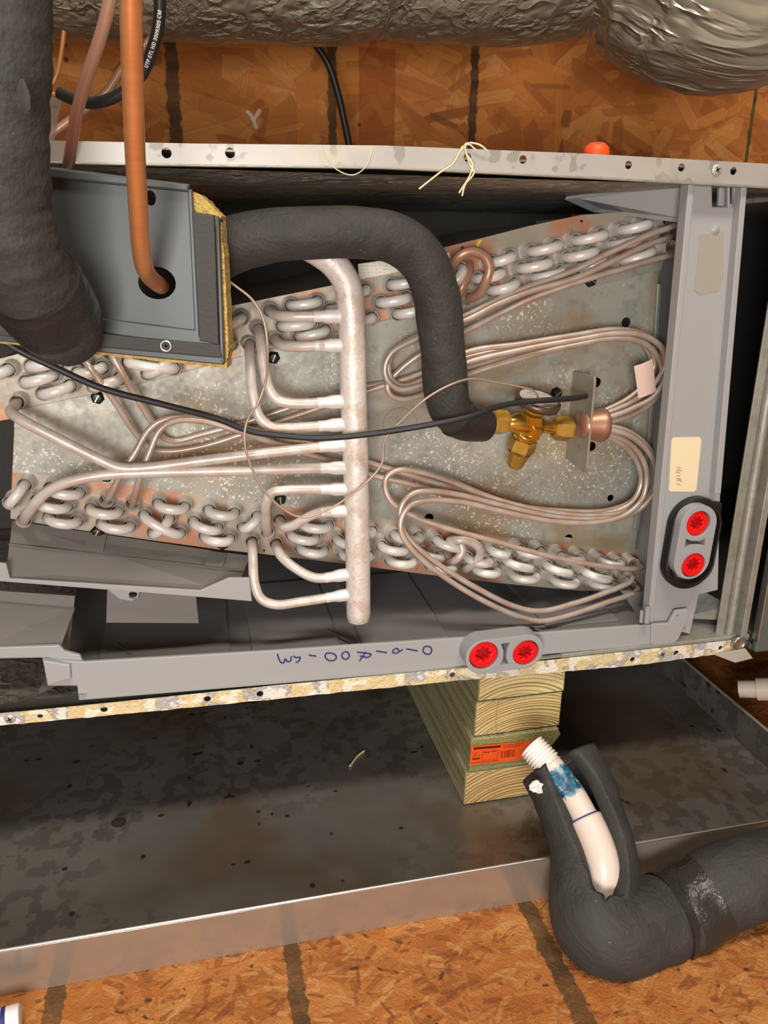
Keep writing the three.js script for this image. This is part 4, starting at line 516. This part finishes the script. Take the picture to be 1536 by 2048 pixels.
{ // data cable with white printing; wires behind the cabinet
  const pts = trace([[318, -50, -0.03], [320, 0, -0.034], [317, 50, -0.038], [304, 100, -0.044], [287, 143, -0.05], [262, 172, -0.056], [225, 196, -0.06], [185, 206, -0.064], [150, 200, -0.068], [118, 186, -0.074]]), c = curveOf(pts), r = 0.0042, L = c.getLength();
  const fr = c.computeFrenetFrames(120, false), fi = 38, toEye = EYE.clone().sub(c.getPointAt(fi / 120)), face = Math.atan2(toEye.dot(fr.binormals[fi]), toEye.dot(fr.normals[fi])) / (2 * Math.PI);
  const tex = canvasTex(2048, 256, L, 2 * Math.PI * r, (g, w, h) => { g.fillStyle = '#1d1d1f'; g.fillRect(0, 0, w, h); g.fillStyle = '#e6e6e2'; g.font = 'bold 50px sans-serif'; g.textBaseline = 'middle'; g.translate(w * 0.425, h * (1 - ((face % 1) + 1) % 1)); g.scale(-1, 0.72); g.fillText('UTP ETL HD 3009305 CM', 0, 0); });
  const w = mesh('data_cable', sweep(c, 120, r, 20), mat(0xffffff, 0.45, 0, { map: tex }), scene); tag(w, 'black data cable with white lettering hooked behind the copper pipe', 'cable');
  const w2 = mesh('power_wire', rod(trace([[600, 60, -0.48], [630, 88, -0.48], [655, 125, -0.48], [674, 180, -0.48], [688, 240, -0.48], [700, 300, -0.48]]), 0.0045, 50, 12), M.rubber, scene); tag(w2, 'black wire coming down the strand board from the foil duct', 'wire');
  const sc = thing('pink_scrap', 'pale pink forked scrap stuck on the strand board wall', 'scrap'); const zw = WALL.z + 0.001;
  for (const q of [[[492, 222, zw], [500, 228, zw], [506, 238, zw], [514, 258, zw]], [[520, 220, zw], [514, 230, zw], [507, 240, zw]]]) mesh('strip', rod(trace(q), 0.0034, 12, 8), M.pinkTag, sc);
  const cap = thing('orange_cap', 'orange plastic cap on top of the cabinet flange', 'cap', null, V(at(1193, 300, -0.03).x, CY1, -0.03));
  mesh('shell', lathe([[0, 0.0175], [0.006, 0.0172], [0.0098, 0.014], [0.0105, 0.009], [0.0105, 0], [0.009, 0], [0.009, 0.008]], 28), M.orange, cap);
  const wl = mesh('cap_wire', rod([V(cap.position.x + 0.006, CY1 + 0.004, -0.034), V(cap.position.x + 0.02, CY1 + 0.006, -0.04), V(cap.position.x + 0.034, CY1 + 0.004, -0.06), V(cap.position.x + 0.06, CY1 + 0.003, -0.12)], 0.0026, 30), M.rubber, scene); tag(wl, 'black wire lying behind the orange cap', 'wire');
  const th1 = thing('fibre_strands', 'loose pale glass fibre strands snagged in a top flange hole', 'strand');
  for (const s of [[[938, 286, 0.003], [922, 300, 0.005], [905, 328, 0.006], [880, 345, 0.006], [838, 378, 0.004]], [[938, 286, 0.003], [930, 290, 0.006], [940, 330, 0.006], [948, 345, 0.007], [930, 370, 0.007], [924, 392, 0.006]], [[935, 310, 0.003], [945, 330, 0.006], [940, 350, 0.008], [918, 386, 0.006]], [[940, 285, 0.003], [960, 290, 0.004], [975, 302, 0.003]], [[922, 296, 0.003], [936, 288, 0.006], [952, 300, 0.004]]]) mesh('strand', rod(trace(s), 0.0007, 40, 6), M.thread, th1);
  const th2 = mesh('loose_thread', rod(trace([[641, 290, 0.002], [650, 315, 0.003], [675, 340, 0.003], [705, 350, 0.003], [730, 335, 0.003], [745, 300, 0.002]]), 0.0004, 40, 6), M.thread, scene); tag(th2, 'fine pale thread drooping in a loop from the top flange', 'thread');
}

// ------------------------------------------------------------------ foil ducts above
function duct(label, pts, r, amp, sd) {
  const c = curveOf(pts), n = 220, g = sweep(c, n, r, 96, (k, a) => { const u = (a / Math.PI / 2), f = Math.abs(fbm(k, u, 9, sd, 4) - 0.5), q = Math.abs(fbm(k, u, 22, sd + 3, 3) - 0.5); return 1 + amp * (0.5 - 4 * Math.min(f, 0.16)) + amp * 0.35 * (0.4 - 4 * Math.min(q, 0.12)); });
  const o = mesh('foil_duct', g, M.foil, scene); return tag(o, label, 'duct');
}
// a duct hung so that its underside is seen along the given sight line
function hang(px, py, z, r) { const p = at(px, py, z), d = sight(px, py).normalize(), up = V(0, 1, 0).addScaledVector(d, -d.y).normalize(); return p.addScaledVector(up, r); }
duct('crinkled silver foil flexible duct above the strand board wall', [hang(-500, 84, -0.34, 0.14), hang(60, 84, -0.34, 0.14), hang(330, 82, -0.34, 0.14), hang(640, 90, -0.34, 0.14), hang(740, 78, -0.34, 0.14), hang(930, 92, -0.34, 0.14), hang(1060, 88, -0.34, 0.14), hang(1170, 68, -0.34, 0.14)], 0.14, 0.03, 5);
duct('bulging silver foil duct section above the right end of the cabinet', [hang(1200, 60, -0.33, 0.15), hang(1290, 100, -0.31, 0.15), hang(1380, 165, -0.28, 0.15), hang(1430, 185, -0.27, 0.15), hang(1500, 165, -0.27, 0.15), hang(1640, 120, -0.27, 0.15)], 0.15, 0.05, 15);

// ------------------------------------------------------------------ lumber blocks and the metal pan
function endGrain(cx, cy, gap, tone, line, crack) {
  return canvasTex(512, 256, 0.1, 0.05, (g, w, h) => {
    g.fillStyle = tone; g.fillRect(0, 0, w, h);
    for (let r = 20; r < 1500; r += gap * rr(0.75, 1.25)) { g.strokeStyle = line; g.globalAlpha = rr(0.5, 0.95); g.lineWidth = gap * rr(0.28, 0.5); g.beginPath(); for (let a = 0; a <= 200; a++) { const t = a / 200 * Math.PI * 2, q = r + 7 * Math.sin(3 * t + r * 0.01); a ? g.lineTo(cx + q * Math.cos(t), cy + q * Math.sin(t) * 0.8) : g.moveTo(cx + q, cy); } g.stroke(); }
    g.globalAlpha = 0.12; g.fillStyle = '#5a3c14'; for (let i = 0; i < 2200; i++) g.fillRect(rnd() * w, rnd() * h, rr(1, 2), rr(1, 2));
    g.globalAlpha = 0.8; if (crack) { g.strokeStyle = '#7a5526'; g.lineWidth = 2.5; g.beginPath(); for (let y = 0; y <= h; y += 12) g.lineTo(crack + rr(-6, 6), y); g.stroke(); } g.globalAlpha = 1;
  });
}
{
  const rows = [[0.1185, 0.2075, -0.0095, -0.0385, -0.006, 0.0, [250, 420, 25, '#dfcb98', '#94783c', 0], 'pale lumber block with arched rings, top of the stack under the cabinet'],
    [0.1165, 0.206, -0.0388, -0.0775, -0.006, 0.003, [300, 400, 19, '#dcc48c', '#8d6e36', 140], 'pale lumber block with a zigzag crack, second of the stack under the cabinet'],
    [0.1125, 0.2035, -0.0779, -0.1162, -0.003, -0.008, null, 'greenish lumber block carrying the orange tag'],
    [0.1085, 0.198, -0.1166, -0.1548, -0.004, 0.005, [330, 420, 23, '#d2b278', '#7c5830', 0], 'brown ringed lumber block on the pan, bottom of the stack']];
  const side = mat(0xffffff, 0.8, 0, { map: T.lumber, bumpMap: T.fine, bumpScale: 0.0005 }), green = mat(0x8f8a54, 0.85, 0, { bumpMap: T.fine, bumpScale: 0.001 });
  rows.forEach(([x0, x1, y1, y0, z, turn, e, label], i) => {
    const w = x1 - x0, h = y1 - y0 - 0.0006, s = new THREE.Shape(); s.moveTo(-w / 2, 0); s.lineTo(w / 2, 0); s.lineTo(w / 2 + (i === 2 ? -0.006 : 0), h * 0.45); s.lineTo(w / 2 + (i === 2 ? 0.003 : 0), h * 0.8); s.lineTo(w / 2, h); s.lineTo(-w / 2, h); s.closePath();
    const g = new THREE.ExtrudeGeometry(s, { depth: 0.42, bevelEnabled: true, bevelSize: 0.0012, bevelThickness: 0.0012, bevelOffset: -0.0012, bevelSegments: 2 });
    g.translate(0, 0, -0.42 - 0.0012);
    // cap uv = x, y in metres; side uv: run the grain along the length
    const p = g.attributes.position, uv = g.attributes.uv, n = g.attributes.normal; for (let k = 0; k < p.count; k++) { if (Math.abs(n.getZ(k)) > 0.7) uv.setXY(k, p.getX(k) + 0.05, p.getY(k)); else uv.setXY(k, p.getZ(k), Math.abs(n.getX(k)) > 0.5 ? p.getY(k) : p.getX(k)); }
    const o = mesh('lumber_block', g, [e ? mat(0xffffff, 0.8, 0, { map: endGrain(...e), bumpMap: T.fine, bumpScale: 0.0004 }) : green, side], scene);
    o.position.set((x0 + x1) / 2, y0, z); o.rotation.y = turn; tag(o, label, 'lumber', 'stacked lumber under the cabinet');
    if (i === 2) {
      const lt = canvasTex(512, 160, 1, 1, (c, W, H) => { c.fillStyle = '#ee5a1e'; c.fillRect(0, 0, W, H); c.fillStyle = '#5a1e10'; c.fillRect(20, 14, 210, 20); c.globalAlpha = 0.8; c.fillRect(250, 18, 160, 5); c.fillRect(250, 34, 140, 5); c.strokeStyle = '#8a2a12'; c.lineWidth = 4; c.strokeRect(92, 54, 120, 76); c.beginPath(); c.arc(45, 84, 24, Math.PI, 0); c.lineTo(69, 116); c.lineTo(21, 116); c.closePath(); c.stroke(); c.fillRect(18, 104, 56, 16); c.fillRect(36, 66, 6, 26); for (let x = 236; x < 350; x += rr(6, 12)) c.fillRect(x, 66, rr(2, 6), 62); c.fillRect(100, 62, 46, 8); c.fillRect(156, 60, 44, 6); c.fillRect(10, 142, 210, 5); c.globalAlpha = 1; });
      const lg = new THREE.PlaneGeometry(0.068, 0.0215, 24, 4), q = lg.attributes.position; for (let k = 0; k < q.count; k++) q.setZ(k, 0.0006 + 0.0012 * fbm(q.getX(k) * 12 + 0.5, q.getY(k) * 12 + 0.5, 8, 3, 2)); lg.computeVertexNormals();
      const tg = mesh('orange_tag', lg, mat(0xffffff, 0.45, 0, { map: lt }), o); tg.position.set(-w / 2 + 0.0335, 0.0195, 0.0006); tg.rotation.z = -0.035; tg.userData.label = 'orange printed lumber tag';
    }
  });
}
{
  const t = thing('secondary_drain_pan', 'shallow stained galvanised drain pan on the floor beneath the cabinet', 'pan'), z1 = 0.121, y0 = -0.157, y1 = -0.1155;
  const x1 = atY(1536, 1462, y1).x, x0 = -0.62, z0 = -0.54;
  mesh('pan_floor', box(x0, x1, y0, y0 + 0.0012, z0, z1, 0), M.pan, t); mesh('front_wall', box(x0, x1, y0, y1, z1, z1 + 0.0012, 0.0004), M.panSide, t); mesh('front_hem', rod([V(x0, y1, z1 - 0.0005), V(x1, y1, z1 - 0.0005)], 0.0016, 4, 10), M.steel, t);
  mesh('right_wall', box(x1, x1 + 0.0012, y0, y1, z0, z1, 0.0004), M.pan, t); mesh('right_hem', rod([V(x1, y1, z0), V(x1, y1, z1)], 0.0016, 4, 10), M.galv, t); mesh('back_wall', box(x0, x1, y0, y1, z0, z0 + 0.0012, 0), M.pan, t); mesh('left_wall', box(x0, x0 + 0.0012, y0, y1, z0, z1, 0), M.pan, t);
  const k = atY(238, 1648, y0 + 0.0012), g = new THREE.DodecahedronGeometry(0.007, 1); g.scale(1, 0.5, 0.7); const p = g.attributes.position; for (let i = 0; i < p.count; i++) p.setY(i, Math.max(p.getY(i), -0.002)); g.computeVertexNormals();
  const o = mesh('black_chunk', g, M.chunk, scene); o.position.set(k.x, k.y + 0.002, k.z); tag(o, 'small black chunk of debris lying in the metal pan', 'debris');
  const wr = at(700, 1540, -0.02), cr = mesh('wood_splinter', rod([atY(700, 1532, y0 + 0.003), atY(715, 1512, y0 + 0.003), atY(728, 1502, y0 + 0.003)], 0.0012, 10, 6), M.thread, scene); tag(cr, 'pale splinter lying in the metal pan near the lumber', 'debris');
  const pv = thing('drain_pipe', 'cream plastic drain pipe beyond the right end of the metal pan', 'pipe'), a = at(1478, 1378, -0.1), b = at(1600, 1378, -0.06);
  mesh('pipe', rod([a, b], 0.0105, 6, 24), M.pvc, pv); const d = b.clone().sub(a); mesh('coupling', rod([a.clone().addScaledVector(d, 0.3), b], 0.0135, 6, 24), M.pvc, pv);
  const ww = atY(-6, 2052, y0 + 0.008), ow = thing('pipe_offcut', 'white plastic pipe end with a blue line, on the strand board floor', 'pipe', null, V(ww.x, y0 + 0.0095, ww.z)); ow.rotation.y = 0.15;
  mesh('pipe', alongX(lathe([[0, -0.09], [0.0095, -0.09], [0.0095, 0.014], [0.0085, 0.0155], [0, 0.0155]], 24)), mat(0xe8e4e6, 0.4), ow); mesh('ink_line', alongX(lathe([[0.0096, 0.0035], [0.0098, 0.004], [0.0098, 0.006], [0.0096, 0.0065]], 24)), M.ink, ow);
}

// ------------------------------------------------------------------ insulated condensate trap with split foam
{
  const t = thing('condensate_trap', 'black foam wrapped white plastic drain trap with split sleeve, hanging over the metal pan edge', 'pipe');
  const yF = FLOOR.y, R = 0.0335;
  const path = [at(1118, 1528, 0.075), at(1140, 1568, 0.09), at(1164, 1630, 0.112), at(1184, 1696, 0.132), at(1190, 1760, 0.15), at(1184, 1815, 0.166), at(1192, 1850, 0.178), at(1232, 1864, 0.182), at(1280, 1850, 0.178), at(1350, 1826, 0.172), at(1450, 1772, 0.17), at(1540, 1744, 0.17), at(1660, 1715, 0.17)];
  const c = curveOf(path), n = 150, m = 40, L = c.getLength(), pos = [], uv = [], idx = [], pts = c.getSpacedPoints(n), view = EYE.clone();
  const kEnd = 0.36;                                                 // the slit closes here
  const half = (k) => (k < kEnd ? 0.2 + 0.36 * Math.sin(Math.PI * clamp((k + 0.05) / (kEnd + 0.05))) ** 0.8 : 0) * step(kEnd, kEnd - 0.05, k);
  let prev = null;
  for (let i = 0; i <= n; i++) {
    const k = i / n, p = pts[i], tg = c.getTangentAt(k); let f = EYE.clone().sub(p).normalize().add(V(0.1 + 0.25 * step(0, kEnd, k), 0, 0)); if (prev && k > kEnd) f = prev.clone(); f.sub(tg.clone().multiplyScalar(f.dot(tg))).normalize(); prev = f.clone(); const s = tg.clone().cross(f), h = half(k);
    const rO = R * (1 + 0.04 * step(0.12, 0, k)) * (1 + 0.03 * (vnoise(k * 24, 3, 64, 5) - 0.5)) * (1 - 0.05 * Math.exp(-(((k - 0.56) / 0.012) ** 2))), rI = rO * 0.66;
    for (let j = 0; j <= m; j++) { const a = h + (2 * Math.PI - 2 * h) * j / m, w = 1 + 0.03 * (vnoise(k * 20, a * 2, 64, 7) - 0.5), r = rO * w * (1 + 0.16 * step(1.6, 0, Math.min(a, 2 * Math.PI - a)) * step(0.9, 0.3, h) * 0 + 0.0), q = p.clone().addScaledVector(f, r * Math.cos(a)).addScaledVector(s, r * Math.sin(a) * (1 + 0.12 * h)); pos.push(q.x, q.y, q.z); uv.push(k * L, a * R); }
    for (let j = m; j >= 0; j--) { const a = h + (2 * Math.PI - 2 * h) * j / m, q = p.clone().addScaledVector(f, rI * Math.cos(a)).addScaledVector(s, rI * Math.sin(a) * (1 + 0.12 * h)); pos.push(q.x, q.y, q.z); uv.push(k * L, a * R); }
  }
  const row = 2 * (m + 1);
  for (let i = 0; i < n; i++) for (let j = 0; j < row; j++) { const a = i * row + j, b = i * row + (j + 1) % row, d = a + row, e = b + row; idx.push(a, b, d, d, b, e); }
  for (let j = 0; j < m; j++) { const a = j, b = j + 1, d = row - 1 - j, e = row - 2 - j; idx.push(a, d, b, b, d, e); }
  const g = new THREE.BufferGeometry(); g.setAttribute('position', new THREE.Float32BufferAttribute(pos, 3)); g.setAttribute('uv', new THREE.Float32BufferAttribute(uv, 2)); g.setIndex(idx); g.computeVertexNormals();
  { const N = g.attributes.normal; for (let i = 0; i <= n; i++) if (half(i / n) < 0.01) { const a = i * row, b = a + m, v = V().fromBufferAttribute(N, a).add(V().fromBufferAttribute(N, b)), o = V().fromBufferAttribute(g.attributes.position, a).sub(pts[i]).normalize(); N.setXYZ(a, o.x, o.y, o.z); N.setXYZ(b, o.x, o.y, o.z); } }
  mesh('foam_sleeve', g, M.foam, t);
  const inner = curveOf([[1092, 1524, 0.084], [1116, 1550, 0.095], [1146, 1592, 0.11], [1172, 1640, 0.126], [1194, 1690, 0.142], [1206, 1735, 0.154], [1204, 1780, 0.16], [1196, 1830, 0.16]].map(([a, b, z]) => at(a, b, z)));
  const Li = inner.getLength();
  const ptex = canvasTex(1024, 256, Li, 2 * Math.PI * 0.0185, (q, w, h) => { q.fillStyle = '#dccbc0'; q.fillRect(0, 0, w, h); for (let i = 0; i < 700; i++) { q.globalAlpha = 0.6 * rnd(); q.fillStyle = rnd() < 0.5 ? '#1f6f96' : '#123a5c'; q.beginPath(); q.ellipse(rr(0.08, 0.24) * w, rnd() * h, rr(4, 26), rr(2, 10), 0, 0, 7); q.fill(); } q.globalAlpha = 0.9; q.fillStyle = '#1e2a7c'; q.fillRect(0.385 * w, 0, 9, h); q.globalAlpha = 0.5; for (let i = 0; i < 240; i++) { q.fillStyle = '#39566a'; q.beginPath(); q.ellipse(rr(0.86, 1) * w, rnd() * h, rr(3, 14), rr(2, 8), 0, 0, 7); q.fill(); } q.globalAlpha = 1; });
  mesh('plastic_pipe', sweep(inner, 80, (k) => 0.0112 + 0.0026 * step(0.38, 0.4, k), 28), mat(0xffffff, 0.35, 0, { map: ptex }), t);
  const e0 = inner.getPointAt(0), dir = inner.getTangentAt(0).negate(); const pr = [[0, 0.018]]; for (let i = 0; i < 7; i++) pr.push([0.0122 + i * 0.0001, 0.0178 - i * 0.003], [0.0122 + i * 0.0001, 0.0166 - i * 0.003], [0.0106, 0.0162 - i * 0.003], [0.0106, 0.0152 - i * 0.003]); pr.push([0.0124, -0.005], [0, -0.005]);
  const tn = mesh('threaded_end', lathe(pr, 28), mat(0xf0ece6, 0.5), t); tn.position.copy(e0).addScaledVector(dir, 0.0); tn.quaternion.setFromUnitVectors(V(0, 1, 0), dir);
  const band = [0.56, 0.59, 0.62, 0.65, 0.68].map((k) => c.getPointAt(k)); mesh('tape_band', sweep(curveOf(band), 30, (k) => R * (1.035 - 0.02 * Math.sin(k * 9)), 36, (k, a) => 1 + 0.012 * Math.sin(a * 5 + k * 6)), M.tape, t);
  const b = at(1072, 1574, 0.112), wb = new THREE.IcosahedronGeometry(0.0065, 3), wp = wb.attributes.position; for (let i = 0; i < wp.count; i++) { const q = V().fromBufferAttribute(wp, i), k = 1 + 0.9 * (vnoise(q.x * 420 + 20, q.y * 420 + 20, 64, 3) - 0.5) + 0.3 * (vnoise(q.x * 1200 + 20, q.y * 1200 + 20, 64, 5) - 0.5); wp.setXYZ(i, q.x * k, q.y * k, q.z * k * 0.35); } wb.computeVertexNormals(); mesh('white_putty', wb.translate(b.x, b.y, b.z), mat(0xe8e6e4, 0.6), t);
}

renderer.render(scene, camera);
